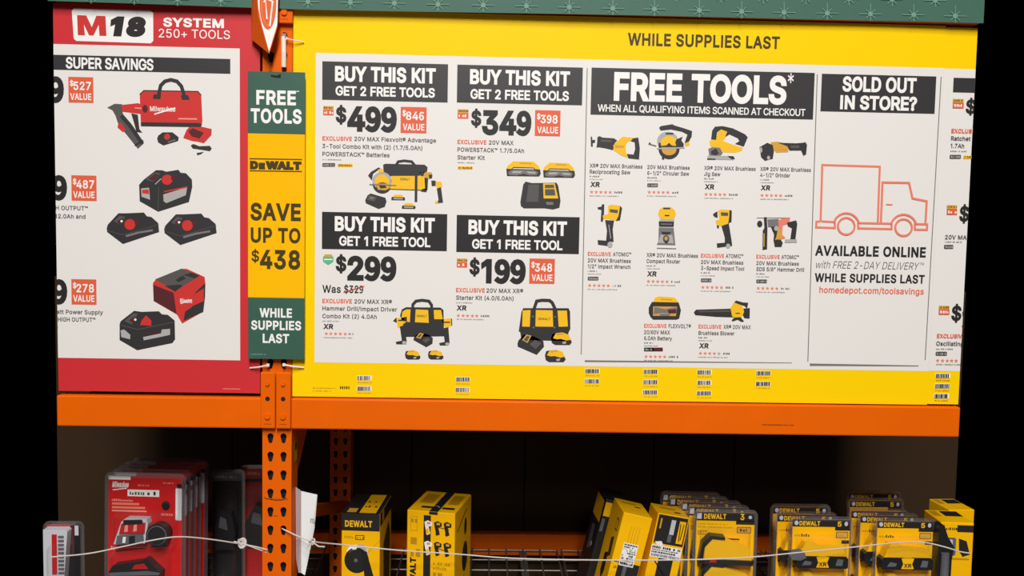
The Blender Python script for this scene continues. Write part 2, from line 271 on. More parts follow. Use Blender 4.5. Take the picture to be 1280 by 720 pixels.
 's': [365, '182,-8 145,-5 112,3 84,18 62,38 45,63 36,94 94,107 105,79 124,60 150,49 181,45 217,50 244,62 262,81 268,103 265,121 254,136 237,147 212,155 149,170 104,186 72,208 53,237 47,274 51,305 65,332 87,354 115,370 149,381 187,384 223,381 254,372 279,358 299,339 314,316 324,290 268,277 258,298 243,316 219,328 187,333 156,329 131,317 114,299 109,277 112,258 124,243 144,232 172,223 229,209 275,194 306,171 325,142 331,107 326,75 312,47 290,24 260,6 223,-5'],
 't': [227, '204,379 204,327 6,327 6,379', '65,471 126,471 126,98 128,76 136,61 150,53 170,50 185,51 202,54 213,2 192,-3 168,-4 125,2 92,21 72,52 65,93'],
 'u': [410, '182,-5 146,-1 115,11 89,31 69,59 57,95 53,139 53,379 114,379 114,144 119,105 137,75 164,56 200,50 226,53 249,62 268,77 283,97 293,122 296,153 296,379 357,379 357,0 298,0 298,92 307,92 286,47 257,17 222,0'],
 'v': [389, '163,0 17,379 84,379 165,155 187,87 206,21 184,21 203,87 224,155 305,379 371,379 226,0'],
 'w': [567, '138,0 23,379 87,379 133,214 154,137 175,41 165,41 186,135 206,214 252,379 316,379 362,214 382,136 402,41 391,41 413,135 434,214 480,379 545,379 429,0 368,0 319,172 305,225 291,280 277,338 291,338 277,280 263,225 248,172 199,0'],
 'x': [379, '21,0 171,218 171,171 29,379 100,379 147,306 179,253 207,206 175,206 202,253 233,306 282,379 352,379 209,169 209,214 358,0 287,0 231,85 200,136 173,182 205,182 178,136 148,85 91,0'],
 'y': [389, '47,-139 61,-86 71,-87 88,-90 104,-89 118,-84 130,-74 141,-58 151,-36 163,-1 17,379 84,379 165,155 187,87 206,21 184,21 202,87 224,155 305,379 371,379 204,-58 191,-85 177,-107 159,-124 139,-136 117,-143 91,-145 65,-143'],
 'z': [380, '42,0 42,46 254,320 254,323 48,323 48,379 333,379 333,331 126,60 126,56 339,56 339,0'],
 '$': [447, '202,-74 202,583 244,583 244,-74', '224,-9 172,-4 128,9 91,31 64,60 46,96 38,137 104,137 110,110 123,88 142,71 166,59 194,52 224,49 257,52 286,60 311,74 329,92 341,114 346,139 342,161 332,179 316,193 296,205 245,222 184,239 128,260 86,289 67,313 56,341 52,372 58,413 75,448 102,476 138,498 180,511 227,516 275,511 316,498 351,476 377,449 394,415 401,378 337,378 326,412 302,437 267,453 225,459 194,456 167,448 145,435 129,418 118,398 115,376 119,352 131,334 148,319 169,308 212,293 264,279 312,264 336,252 359,238 379,220 395,198 405,171 408,139 403,99 386,64 360,34 323,11 278,-4'],
 '+': [453, '198,34 198,364 255,364 255,34', '61,172 61,226 391,226 391,172'],
 '-': [453, '337,244 337,188 114,188 114,244'],
 '/': [249, '235,533 71,-76 14,-76 178,533'],
 '.': [188, '95,-4 78,-1 63,9 53,24 50,41 53,59 63,73 78,83 95,87 113,83 128,73 138,59 141,41 138,24 128,9 113,-1'],
 ',': [188, '38,-119 68,71 137,71 84,-119'],
 '(': [273, '89,207 92,264 101,324 114,384 132,441 153,494 177,539 236,539 212,485 191,428 174,370 161,313 154,258 151,207 154,161 160,115 172,67 188,16 209,-38 236,-96 177,-96 139,-21 111,55 95,131'],
 ')': [273, '37,-96 64,-37 86,18 102,69 113,116 120,162 122,207 119,258 112,313 99,370 82,428 62,485 37,539 97,539 121,494 142,441 159,384 173,323 181,264 184,207 178,130 161,53 134,-22 97,-96'],
 '?': [358, '132,152 132,159 134,200 141,230 153,252 168,269 209,298 230,314 247,334 258,357 262,384 259,406 250,425 237,441 220,452 200,459 178,462 157,459 137,453 120,441 106,425 96,404 92,378 27,378 33,418 49,452 73,479 103,499 138,511 178,516 219,511 255,498 284,478 306,451 319,418 324,382 319,344 306,311 284,284 254,261 219,235 207,221 200,205 195,185 194,158 194,152', '164,-4 146,-1 131,9 121,24 118,41 121,58 131,73 146,83 164,86 181,83 196,73 206,58 209,41 206,24 196,9 181,-1'],
 '*': [453, '201,223 206,331 114,272 89,315 186,365 89,415 114,459 206,400 201,509 250,509 246,400 337,459 362,415 266,365 362,315 337,272 246,331 250,223'],
 '"': [321, '78,318 70,509 136,509 128,318', '193,318 185,509 250,509 243,318'],
 '%': [676, '175,283 146,286 121,297 101,314 86,335 78,360 75,388 75,412 78,440 87,464 101,486 121,503 146,513 175,517 206,513 230,503 250,486 264,464 273,440 276,412 276,388 273,360 264,335 250,314 230,297 205,286', '175,327 198,332 212,346 221,365 223,388 223,412 221,435 213,454 198,468 175,473 153,468 138,454 130,435 127,412 127,388 130,365 138,346 153,332', '501,-10 471,-6 446,5 426,21 412,43 403,68 400,95 400,120 403,147 412,172 427,194 447,210 471,221 501,225 531,221 556,210 576,194 590,172 598,147 601,120 601,95 598,68 589,43 575,21 555,5 531,-6', '501,35 523,39 538,53 546,73 549,95 549,120 546,142 538,162 524,176 501,180 479,176 464,162 456,142 453,120 453,95 455,73 464,53 479,39', '132,0 482,509 540,509 191,0'],
 '®': [463, '231,118 192,122 154,134 121,152 91,177 67,206 48,240 37,277 33,317 37,357 48,394 67,428 91,457 121,482 154,500 192,512 231,516 271,512 309,500 343,482 372,457 396,428 415,394 426,357 430,317 426,277 415,240 396,206 372,177 343,152 309,134 271,122', '231,166 271,171 307,187 338,210 362,241 377,277 382,317 377,357 362,393 338,423 307,447 271,462 231,467 192,462 156,447 125,423 101,393 86,357 81,317 86,277 101,241 125,210 156,187 192,171', '273,226 228,312 273,312 319,226', '161,226 161,409 253,409 266,407 279,402 292,394 302,383 309,368 311,350 309,332 302,316 291,304 278,295 264,289 250,287 185,287 185,319 239,319 248,321 257,327 264,337 267,350 264,364 257,372 239,378 203,378 203,226'],
 '™': [424, '289,326 209,509 242,509 298,375 354,509 387,509 307,326', '202,326 202,509 235,509 235,326', '361,326 361,509 394,509 394,326', '82,326 82,492 115,492 115,326', '27,480 27,509 170,509 170,480'],
 ' ': [188],
}
TXT = {}
GC = {}
def wind(p, loops):
    x, y = p; w_ = 0
    for l in loops:
        for i in range(len(l)):
            (x0, y0), (x1, y1) = l[i-1], l[i]
            if (y0 <= y) != (y1 <= y):
                t = (x1-x0)*(y-y0)-(x-x0)*(y1-y0)
                if y1 > y0 and t > 0: w_ += 1
                elif y1 <= y0 and t < 0: w_ -= 1
    return w_
def area(p): return sum(p[i-1][0]*p[i][1]-p[i][0]*p[i-1][1] for i in range(len(p)))/2
def grow(p, d):
    n = len(p); out = []
    for i in range(n):
        a, b, c = p[i-1], p[i], p[(i+1) % n]
        u = Vector((b[0]-a[0], b[1]-a[1])).normalized(); v = Vector((c[0]-b[0], c[1]-b[1])).normalized()
        n1 = Vector((u.y, -u.x)); n2 = Vector((v.y, -v.x)); k = n1+n2
        den = max(.5, 1+n1.dot(n2)); out.append((b[0]+k.x*d/den, b[1]+k.y*d/den))
    return out
def glyph(c, d):
    if (c, d) in GC: return GC[(c, d)]
    g = GL[c]; cs = [[tuple(float(v) for v in t.split(',')) for t in s_.split()] for s_ in g[1:]]
    sg = 1 if max((area(l) for l in cs), key=abs) > 0 else -1      # outer outlines wind this way
    loops = [grow(l, sg*d*1000) for l in cs]
    pv = []; pe = []
    for l in loops:
        o = len(pv); pv += [Vector(q) for q in l]; pe += [(o+i, o+(i+1) % len(l)) for i in range(len(l))]
    vs, _e, fs = delaunay_2d_cdt(pv, pe, [], 0, 1e-4)[:3]
    fs = [tuple(f) for f in fs if sg*wind(((vs[f[0]].x+vs[f[1]].x+vs[f[2]].x)/3+.0007, (vs[f[0]].y+vs[f[1]].y+vs[f[2]].y)/3+.0003), loops) > 0]
    GC[(c, d)] = ([(q.x, q.y) for q in vs], fs, g[0]); return GC[(c, d)]
def glyphs(s, bold, tight):
    k = (s, bold, tight)
    if k in TXT: return TXT[k]
    vs = []; fs = []; x = 0.0
    for c in s:
        v, f, adv = glyph(c, bold) if c != ' ' else ([], [], GL[' '][0])
        o = len(vs); vs += [((px_+x)/1000, py/1000) for px_, py in v]; fs += [tuple(i+o for i in t) for t in f]
        x += adv*tight+bold*1200
    TXT[k] = (vs, fs); return TXT[k]
def caph(): return .509

class Plane:
    """a printed face; f maps (x, y) with y downwards to a point, n points out of the face"""
    def __init__(s, f, n, right=None, up=None, eps=.0004):
        s.f = f; s.n = Vector(n); s.eps = eps
        s.right = right or (f(1, 0)-f(0, 0)).normalized(); s.up = up or (f(0, 0)-f(0, 1)).normalized()
    def p(s, x, y, l=1): return s.f(x, y)+s.n*(s.eps*l)
    def poly(s, mb, m, pts, l=1): mb.face(m, [s.p(x, y, l) for x, y in pts])
    def rect(s, mb, m, x0, y0, x1, y1, l=1):
        a = s.p(x0, y0, l); b = s.p(x1, y1, l); d = b-a
        w = d.dot(s.right); h = d.dot(s.up)
        mb.face(m, [a, a+s.right*w, a+s.right*w+s.up*h, a+s.up*h])
    def rrect(s, mb, m, x0, y0, x1, y1, r, l=1):
        pts = []
        for cx, cy, a0 in ((x1-r, y0+r, -90), (x1-r, y1-r, 0), (x0+r, y1-r, 90), (x0+r, y0+r, 180)):
            for k in range(5):
                a = math.radians(a0+22.5*k); pts.append((cx+r*math.cos(a), cy+r*math.sin(a)))
        s.poly(mb, m, pts, l)
    def circ(s, mb, m, cx, cy, rx, ry=None, l=1, n=24):
        ry = ry or rx
        s.poly(mb, m, [(cx+rx*math.cos(2*math.pi*k/n), cy+ry*math.sin(2*math.pi*k/n)) for k in range(n)], l)
    def line(s, mb, m, wd, pts, l=1, close=False):
        pts = [Vector(p) for p in pts]
        if (pts[0]-pts[-1]).length < 1e-6 and len(pts) > 2: close = True; pts.pop()
        n = len(pts); L_ = []; R2 = []
        for i, p in enumerate(pts):
            u = (p-pts[i-1]).normalized() if (i or close) else None
            v = (pts[(i+1) % n]-p).normalized() if (i < n-1 or close) else None
            u = u or v; v = v or u
            k = Vector((-u.y-v.y, u.x+v.x)); den = max(.4, 1+u.dot(v)); k = k*(wd/2/den)
            L_.append(p+k); R2.append(p-k)
        vs = [s.p(q.x, q.y, l) for q in L_+R2]
        mb.faces(m, vs, [(i, (i+1) % n, n+(i+1) % n, n+i) for i in range(n if close else n-1)])
    def arc(s, mb, m, wd, cx, cy, r, a0, a1, l=1, n=16, ry=None):
        ry = ry or r
        s.line(mb, m, wd, [(cx+r*math.cos(math.radians(a0+(a1-a0)*k/n)), cy+ry*math.sin(math.radians(a0+(a1-a0)*k/n))) for k in range(n+1)], l)
    def text(s, mb, m, t, x0, yb, x1, cap, bold=.0, l=2, shear=0.0, tight=1.0, fullh=False):
        bold = bold*.72
        vs, fs = glyphs(t, bold, tight)
        if not vs: return
        xa = min(v[0] for v in vs); xb = max(v[0] for v in vs)
        a = s.p(x0, yb, l); b = s.p(x1, yb, l)
        W = abs((b-a).dot(s.right)) if (b-a).dot(s.right) else (b-a).length
        H = (s.p(x0, yb-cap, l)-a).length
        ya = -bold; hh = caph()+2*bold
        if fullh: ya = min(v[1] for v in vs); hh = max(v[1] for v in vs)-ya
        sx = W/(xb-xa); sy = H/hh
        mb.faces(m, [a+s.right*((x-xa)*sx+shear*(y-ya)*sy)+s.up*((y-ya)*sy) for x, y in vs], fs)
    def micro(s, mb, m, x0, x1, y, h=1.5, l=2):
        rnd = random.Random(int(x0*31+y*17)); x = x0
        while x < x1:
            wd = rnd.uniform(.5, 1.2)*h*.9; hh = h*rnd.choice((1, 1, .72))
            yy = y+(x-x0)*.016
            s.poly(mb, m, [(x, yy-hh), (x+wd*.62, yy-hh), (x+wd*.62, yy), (x, yy)], l); x += wd
            if rnd.random() < .16: x += h*.7
    def star(s, mb, m, cx, cy, r, l=2):
        s.poly(mb, m, [(cx+r*(1 if k % 2 == 0 else .45)*math.sin(math.pi*k/5), cy-r*(1 if k % 2 == 0 else .45)*math.cos(math.pi*k/5)) for k in range(10)], l)
    def pic(s, mb, zoom, items, l0=2):
        """items drawn in order, in the coordinates of a zoomed crop"""
        zx, zy, sc_ = zoom
        q = lambda p: (zx+p[0]*sc_, zy+p[1]*sc_)
        for i, it in enumerate(items):
            l = l0+i*.25; k = it[0]
            if k == 'c': s.circ(mb, it[1], *q(it[2:4]), it[4]*sc_, (it[5] if len(it) > 5 else it[4])*sc_, l)
            elif k == 'l': s.line(mb, it[1], it[2]*sc_, [q(p) for p in it[3]], l)
            elif k == 't':
                _, m, t, x0, yb, x1, cap = it[:7]; a = q((x0, yb)); b = q((x1, yb))
                s.text(mb, m, t, a[0], a[1], b[0], cap*sc_, .02, l)
            else: s.poly(mb, k, [q(p) for p in it[1]], l)

def photo_plane(Y, eps=.0004):
    return Plane(lambda x, y: P(x, y, Y), (0, -1, 0), Vector((1, 0, 0)), Vector((0, 0, 1)), eps)

# ------------------------------------------------------------------ the setting
XL, XR = -1.145, 1.300          # the stretch of the rack the photograph shows
DECK = 1.65-1.235
def structure(name, lo, hi, m):
    b = MB(); b.box(m, lo, hi); o = b.build(name); o['kind'] = 'structure'; return o
structure('floor', (-4, -6, -.05), (4, 1.2, 0), 'concrete')
b = MB()
seams = [-1.72, -1.02, -.30, .16, .688, 1.02, 1.95]
for x0, x1 in zip(seams, seams[1:]): b.box('back_panel', (x0+.003, 1.13, 0), (x1-.003, 1.145, 1.45), bev=.002)
b.box('hole_dark', (seams[0], 1.146, 0), (seams[-1], 1.15, 1.45))
o = b.build('wall_back'); o['kind'] = 'structure'

# ------------------------------------------------------------------ rack: uprights, beams, decks
PX0, PX1 = P(328, 600).x, P(364.3, 600).x
PXC = (PX0+PX1)/2
def tear(cx, cz, s=1.0):
    pts = []
    for k in range(9):
        a = math.radians(-25+k*230/8); pts.append((cx+.0085*s*math.cos(a), cz+.003+.0085*s*math.sin(a)))
    for k in range(5):
        a = math.radians(205+k*130/4); pts.append((cx+.0052*s*math.cos(a), cz-.0115*s+.0052*s*math.sin(a)))
    return pts
def post_mesh(mb, x0, x1, y0, y1, z0, z1, hz, pitch=.0508, back=False):
    """channel post: punched front sheet, two side sheets, return lips"""
    xc = (x0+x1)/2; t = .0025
    n0 = math.floor((z0-hz)/pitch)+1; z = z0; k = n0
    cells = []
    while hz+pitch*k+pitch/2 < z1:
        cells.append(hz+pitch*k); k += 1
    zs = [z0]+[c-pitch/2 for c in cells[0:1] if c-pitch/2 > z0]
    fy = y0
    lo = max(z0, cells[0]-pitch/2)
    if lo > z0: mb.face('orange_paint', [(x0, fy, z0), (x1, fy, z0), (x1, fy, lo), (x0, fy, lo)])
    for c in cells:
        a, bb = max(z0, c-pitch/2), c+pitch/2
        for xa, xb, hx in ((x0, xc, x0+.0215), (xc, x1, x1-.0215)):
            outer = [(xa, a), (xb, a), (xb, bb), (xa, bb)]; hole = tear(hx, c)
            tri = tessellate_polygon([[Vector((p[0], p[1], 0)) for p in outer], [Vector((p[0], p[1], 0)) for p in reversed(hole)]])
            al = outer+list(reversed(hole))
            mb.faces('orange_paint', [(p[0], fy, p[1]) for p in al], [tuple(t_) for t_ in tri])
            n = len(hole)
            mb.faces('orange_paint', [(p[0], fy, p[1]) for p in hole]+[(p[0], fy+t, p[1]) for p in hole], [(i, (i+1) % n, n+(i+1) % n, n+i) for i in range(n)])
    hi = cells[-1]+pitch/2
    if hi < z1: mb.face('orange_paint', [(x0, fy, hi), (x1, fy, hi), (x1, fy, z1), (x0, fy, z1)])
    mb.box('orange_paint', (x0, y0+.0005, z0), (x0+t, y1, z1)); mb.box('orange_paint', (x1-t, y0+.0005, z0), (x1, y1, z1))
    mb.box('orange_paint', (x0, y1-t, z0), (x0+.022, y1, z1)); mb.box('orange_paint', (x1-.022, y1-t, z0), (x1, y1, z1))
    mb.box('hole_dark', (x0+t, y0+.018, z0), (x1-t, y0+.020, z1))  # added dark sheet, paints shade behind the punched holes
HZ = P(347, 593).z
up = tag(empty('rack_upright', (0, 0, 0)), 'orange punched steel rack upright between the red and yellow signs, with rear post and braces', 'rack upright')
b = MB(); post_mesh(b, PX0, PX1, 0, .075, 0, 2.30, HZ)
fp = b.build('front_post', up)
b = MB(); post_mesh(b, PXC-.04, PXC+.04, 1.0, 1.075, 0, 2.30, HZ); b.build('rear_post', up)
b = MB(); b.box('orange_paint', (PX0-.03, -.03, 0), (PX1+.03, .12, .006), bev=.002); b.build('base_plate', up)
b = MB(); b.box('orange_paint', (PXC-.06, .97, 0), (PXC+.06, 1.1, .006), bev=.002); b.build('base_plate', up)
def strut(ya, za, yb, zb, hw):
    d = Vector((0, yb-ya, zb-za)); L = d.length; ang = math.atan2(d.z, d.y)
    b = MB(); b.box('orange_paint', (-.016, 0, -hw), (.016, L, hw), bev=.003, M=Matrix.Translation((PXC+.018, ya, za)) @ Matrix.Rotation(ang, 4, 'X')); b.build('brace', up)
strut(.06, 1.0, 1.02, 1.70, .05)
strut(.06, .86, 1.01, .575, .02)
strut(.06, 1.60, 1.01, 1.60, .02)
# scuffs of the front post and its small warning label on the inner flank
b = MB(); S0 = photo_plane(0, .0005)
S0.line(b, 'hole_dark', .7, [(330, 622), (337, 624), (345, 625.5), (353, 625), (358, 622)])
S0.micro(b, 'hole_dark', 337, 347, 645, 1.0); S0.micro(b, 'hole_dark', 332, 360, 624, .9)
b.build('scuff_mark', fp)
b = MB()
b.face('label_yellow', [(PX1+.0008, .03, P(366, 583).z), (PX1+.0008, .066, P(366, 581).z), (PX1+.0008, .066, P(366, 556).z), (PX1+.0008, .03, P(366, 556).z)])
b.face('ink_black', [(PX1+.0012, .038, P(366, 568).z), (PX1+.0012, .058, P(366, 567).z), (PX1+.0012, .058, P(366, 558).z), (PX1+.0012, .038, P(366, 558).z)])
b.build('warning_label', fp)

BT, BB = P(366, 497).z, P(366, 535).z
BF = -.012
def beam(x0, x1, z0, z1, yf, label, plates=(), group=None, dark=False):
    r = tag(empty('shelf_beam', ((x0+x1)/2, yf, z0)), label, 'beam', group)
    off = -Vector(r.location)
    b = MB(); b.box('orange_paint', Vector((x0, yf, z0))+off, Vector((x1, yf+.045, z1))+off, bev=.004); b.build('rail', r)
    b = MB(); b.box('orange_paint', Vector((x0, yf+.045, z0))+off, Vector((x1, yf+.07, z1-.045))+off, bev=.002); b.build('step', r)
    for (pa, pb, za, zb) in plates:
        b = MB(); b.box('orange_paint', Vector((pa, yf-.006, za))+off, Vector((pb, yf+.001, zb))+off, bev=.003)
        b.build('connector_plate', r)
        b = MB(); xc = (pa+pb)/2
        for zz, rr, mm in ((za+(zb-za)*.80, .006, 'orange_paint'), (za+(zb-za)*.53, .0062, 'hole_dark'), (za+(zb-za)*.22, .008, 'orange_paint')):
            c = Vector((xc, yf-.006, zz))+off
            if mm == 'hole_dark':
                b.faces(mm, [c+Vector((rr*math.cos(t), -.0006, rr*math.sin(t))) for t in [k*math.pi/8 for k in range(16)]], [tuple(range(16))])
            else: b.tube(mm, [c, c+Vector((0, -.003, 0)), c+Vector((0, -.0045, 0))], rr, 10)
        b.face('hole_dark', [Vector((xc-.01, yf-.0066, za+(zb-za)*.08))+off, Vector((xc+.01, yf-.0066, za+(zb-za)*.08))+off, Vector((xc+.01, yf-.0066, za+(zb-za)*.085))+off, Vector((xc-.01, yf-.0066, za+(zb-za)*.085))+off])
        b.build('rivet_row', r)
    return r
PZ0, PZ1 = P(345, 534).z, P(345, 464).z
beam(XL, PX0-.001, BT-(BT-BB), BT, BF, 'orange shelf beam under the red sign', [(PX0-.001, PXC-.0012, PZ0, PZ1)], 'front beams below the signs')
rb = beam(PX1+.001, XR, BB, BT, BF, 'long orange shelf beam under the yellow sign', [(PXC+.0012, PX1+.001, PZ0, PZ1)], 'front beams below the signs')
b = MB(); Sb = photo_plane(BF, .0006); Sb.micro(b, 'ink_brown', 953, 992, 531.2, 1.2)
mk = b.build('printed_mark', rb); mk.location = -Vector(rb.location)
RBT = 1.65-1.18
beam(-1.27, PXC-.042, RBT-.085, RBT, 1.0, 'dim orange rear beam at the back of the left shelf', (), 'rear beams of the lower shelf')
beam(PXC+.042, 1.43, RBT-.085, RBT, 1.0, 'dim orange rear beam at the back of the right shelf', (), 'rear beams of the lower shelf')
# the beam above, behind the green banner
UT, UB = P(366, -30).z, P(366, 9).z
beam(XL, PX0-.001, UB, UT, -.010, 'orange upper beam above the red sign, mostly behind the green banner', (), 'upper beams')
beam(PX1+.001, XR, UB, UT, -.010, 'orange upper beam above the yellow sign, mostly behind the green banner', [(PXC, PX1+.004, P(360, 31).z, UT)], 'upper beams')
# unseen boards on the sign-level beams, added to keep the bay below dark
for x0, x1, lab in ((XL, PX0-.004, 'unseen board on the beam under the red sign, added to shade the bay'), (PX1+.004, XR, 'unseen board on the beam under the yellow sign, added to shade the bay')):
    b = MB(); b.box('particle_board', (x0, .034, BT-.045), (x1, 1.08, BT-.027), bev=.001)
    tag(b.build('shade_board'), lab, 'shelf', 'unseen shade boards')

def wire_deck(x0, x1, label):
    r = tag(empty('wire_deck', ((x0+x1)/2, .5, DECK)), label, 'shelf deck', 'wire decks'); ox = -(x0+x1)/2; oy = -.5
    b = MB(); y = .985; ys = []
    while y > -.0: ys.append(y); y -= .100
    for y in ys: b.tube('wire_zinc', [(x0+ox, y+oy, -.003), (x1+ox, y+oy, -.003)], .0029, 6)
    n = int((x1-x0)/.0635)
    for k in range(n+1):
        x = x0+.004+(x1-x0-.008)*k/n
        b.tube('wire_zinc', [(x+ox, .0+oy, .0015), (x+ox, .988+oy, .0015)], .0029, 6)
    b.build('wire_grid', r)
    for fx in (.17, .5, .83):
        b = MB(); xc = x0+(x1-x0)*fx+ox
        b.box('wire_zinc', (xc-.014, -.005+oy, -.03), (xc+.014, 1.0+oy, -.006), bev=.003); b.build('support_channel', r)
wire_deck(-1.34, -.61, 'wire mesh deck of the left shelf, under the red packs')
wire_deck(-.515, .29, 'wire mesh deck under the two upright yellow cartons')
wire_deck(.30, 1.10, 'wire mesh deck under the leaning yellow cartons')
wire_deck(1.11, 1.66, 'wire mesh deck at the right end, under the yellow packs')

# ------------------------------------------------------------------ signs
S = photo_plane(0.0)
def board(parent, m, x0, z0, x1, z1, th=.008, y=0.0):
    b = MB(); b.box(m, (x0, y, z0), (x1, y+th, z1), bev=.0004); return b.build('board', parent)
CL = [(XL, -1)]; CR = [(XR, 1)]
LBC = [0]
def part(name, parent, fn, clip=None, S=S):
    b = MB(); fn(b); return b.build(name, parent, clip)

# ---- yellow sign
YX0, YX1 = P(366, 250).x, P(1171.5, 250).x
ZB, ZT = P(366, 495.5).z, P(366, 11).z
ys = tag(empty('sale_sign', ((YX0+YX1)/2, 0, ZB)), 'wide yellow bordered sale sign headed WHILE SUPPLIES LAST, filling the upper right', 'sign', 'sale signs on the beam')
KEEP = {}
def child_fix(root):
    """children were drawn in room coordinates: hang them under the moved base"""
    for ch in root.children: ch.location = ch.location-Vector(root.location)
board(ys, 'yellow_board', YX0, ZB, YX1, ZT)
WX0 = P(394, 260).x; WZT, WZB = P(396, 66).z, P(400, 453).z
part('white_panel', ys, lambda b: b.face('white_print', [(WX0, -.0003, WZB), (YX1-.0001, -.0003, WZB), (YX1-.0001, -.0003, WZT), (WX0, -.0003, WZT)]))
part('lettering', ys, lambda b: S.text(b, 'ink_brown', 'WHILE SUPPLIES LAST', 784.5, 56.6, 974.5, 15.6, .035))

def value_box(root, x0, y0, x1, y1, amount):
    def fn(b):
        S.rect(b, 'ink_orange', x0, y0, x1, y1, 2)
        k = .016*(x1-x0)
        S.text(b, 'ink_white', '$', x0+2, y0+11.5, x0+6.5, 7, .03, 3); S.text(b, 'ink_white', amount, x0+6.5, y0+16.5, x1-3, 10.5, .03, 3)
        S.text(b, 'ink_white', 'VALUE', x0+2.5, y1-4, x1-2.5, 8.3, .03, 3)
    part('value_box', root, fn)
def badge(root, x0, y0, x1, y1, clip=None):
    def fn(b):
        S.rect(b, 'ink_gold', x0, y0, x1, y0+(y1-y0)*.42, 2); S.rect(b, 'ink_orange', x0, y0+(y1-y0)*.42, x1, y1, 2)
        S.micro(b, 'ink_brown', x0+1, x1-1, y0+3.2, 2.0, 3); S.micro(b, 'ink_white', x0+1.5, x1-1.5, y1-2, 3.2, 3)
    part('price_badge', root, fn, clip)
def price(root, d0, d1, dt, db, n0, n1, nt, nb, num):
    def fn(b):
        S.text(b, 'ink_dark', '$', d0, db, d1, db-dt, .045, 3, fullh=True)
        S.text(b, 'ink_dark', num, n0, nb, n1, nb-nt, .055, 3, tight=.9)
    part('price', root, fn)
def bar(root, r, lines, m='ink_black', clip=None, name='heading_bar'):
    def fn(b):
        S.rect(b, m, *r, 2)
        for t, x0, yb, x1, cap, bd in lines: S.text(b, 'ink_white', t, x0, yb, x1, cap, bd, 3, tight=.92)
    return part(name, root, fn, clip)
bar(ys, (403, 76.6, 559.5, 128.2), [('BUY THIS KIT', 418.8, 101.8, 544.7, 19.3, .05), ('GET 2 FREE TOOLS', 419.5, 119.4, 543.6, 12, .038)])
bar(ys, (571.7, 80.8, 727.5, 131.7), [('BUY THIS KIT', 587.4, 105.2, 712.3, 18.8, .05), ('GET 2 FREE TOOLS', 588, 123.6, 711, 12.3, .038)])
bar(ys, (402.6, 264.7, 558.5, 314), [('BUY THIS KIT', 418.5, 288.8, 543.5, 18.7, .05), ('GET 1 FREE TOOL', 424, 307, 538, 12.2, .038)], 'ink_dark')
bar(ys, (571, 268.6, 723.5, 317.7), [('BUY THIS KIT', 585.5, 292.8, 708.5, 18.2, .05), ('GET 1 FREE TOOL', 590, 310.8, 703, 12, .038)], 'ink_dark')
bar(ys, (739.5, 84.5, 1016, 149.5), [('FREE TOOLS', 767, 126, 982.6, 36, .05), ('*', 984, 113.5, 991.5, 22, .0), ('WHEN ALL QUALIFYING ITEMS SCANNED AT CHECKOUT', 747, 139.4, 1006.5, 9, .02)])
bar(ys, (1027.3, 92.2, 1168, 142.4), [('SOLD OUT', 1052.5, 114.4, 1145, 19, .045), ('IN STORE?', 1049.7, 136.6, 1145.6, 17.6, .045)])
badge(ys, 404, 132.5, 417, 144.3); badge(ys, 572, 136.5, 585.5, 148.5); badge(ys, 571, 323, 584, 334.5)
def greenbadge(b):
    S.pic(b, (390, 260, 1/7.11), [('ink_green', [(98, 430), (190, 430), (190, 475), (145, 508), (98, 475)]), ('c', 'ink_green', 145, 455, 47, 44), ('ink_gold', [(112, 412), (178, 412), (182, 432), (108, 432)]), ('ink_white', [(108, 452), (182, 452), (182, 462), (108, 462)])])
part('price_badge', ys, greenbadge)
price(ys, 419.5, 433, 131, 155.5, 434, 496, 132.5, 164.2, '499'); value_box(ys, 501, 133.5, 533, 166.8, '846')
price(ys, 588.5, 601.5, 135.5, 159.5, 602, 664, 137.5, 168.5, '349'); value_box(ys, 669, 137.6, 700, 170.5, '398')
price(ys, 419.5, 433, 317.5, 341.5, 434, 495.5, 319.7, 350.5, '299')
price(ys, 586.5, 599.5, 321.5, 345.5, 601, 657, 323.5, 354, '199'); value_box(ys, 662, 323, 693, 355, '348')

def stars(b, xs, y, full=5, c0=0, c1=0, ln=None):
    for i, x in enumerate(xs): S.star(b, 'ink_salmon' if i < full else 'ink_light', x, y+(x-xs[0])*.016, 2.5)
    if c1: S.micro(b, 'ink_mid', c0, c1, y+1.6, 2.4)
    if ln: S.micro(b, 'ink_grey', ln[0], ln[1], ln[2], 1.3)
def xr(b, x0, x1, yb, cap=6.2): S.text(b, 'ink_dark', 'XR', x0, yb, x1, cap, .05, 3, shear=.1)
def pill(b, x0, y0, x1, y1, m='ink_mid'):
    S.rrect(b, m, x0, y0, x1, y1, 1, 2); S.micro(b, 'ink_light' if m != 'ink_yellow' else 'ink_dark', x0+1.5, x1-1, y1-1.2, min(2.2, y1-y0-1.6), 3)
def block(root, rows, fn2=None, clip=None):
    """rows: (text, x0, baseline, x1, colour)"""
    def fn(b):
        for r in rows:
            if r[0] == 'EXCLUSIVE': S.text(b, 'ink_orange', r[0], r[1], r[2], r[3], 5.4, .042)
            else: S.text(b, 'ink_mid' if len(r) < 5 else r[4], r[0], r[1], r[2], r[3], 5.4 if len(r) < 6 else r[5], .026)
        if fn2: fn2(b)
    part('lettering', root, fn, clip)
A = 5.0
D_ = 'ink_mid'
block(ys, [('EXCLUSIVE', 403, 175.6, 440), ('20V MAX Flexvolt\u00ae Advantage', 443, 176.2, 545), ('3-Tool Combo Kit with (2) (1.7/5.0Ah)', 403, 185.2, 528), ('POWERSTACK\u2122 Batteries', 403, 195, 487)],
      lambda b: (S.micro(b, 'ink_grey', 403, 426, 200.2), pill(b, 403, 203.8, 419, 208.5), pill(b, 422, 204.8, 441, 208.8, 'ink_yellow')))
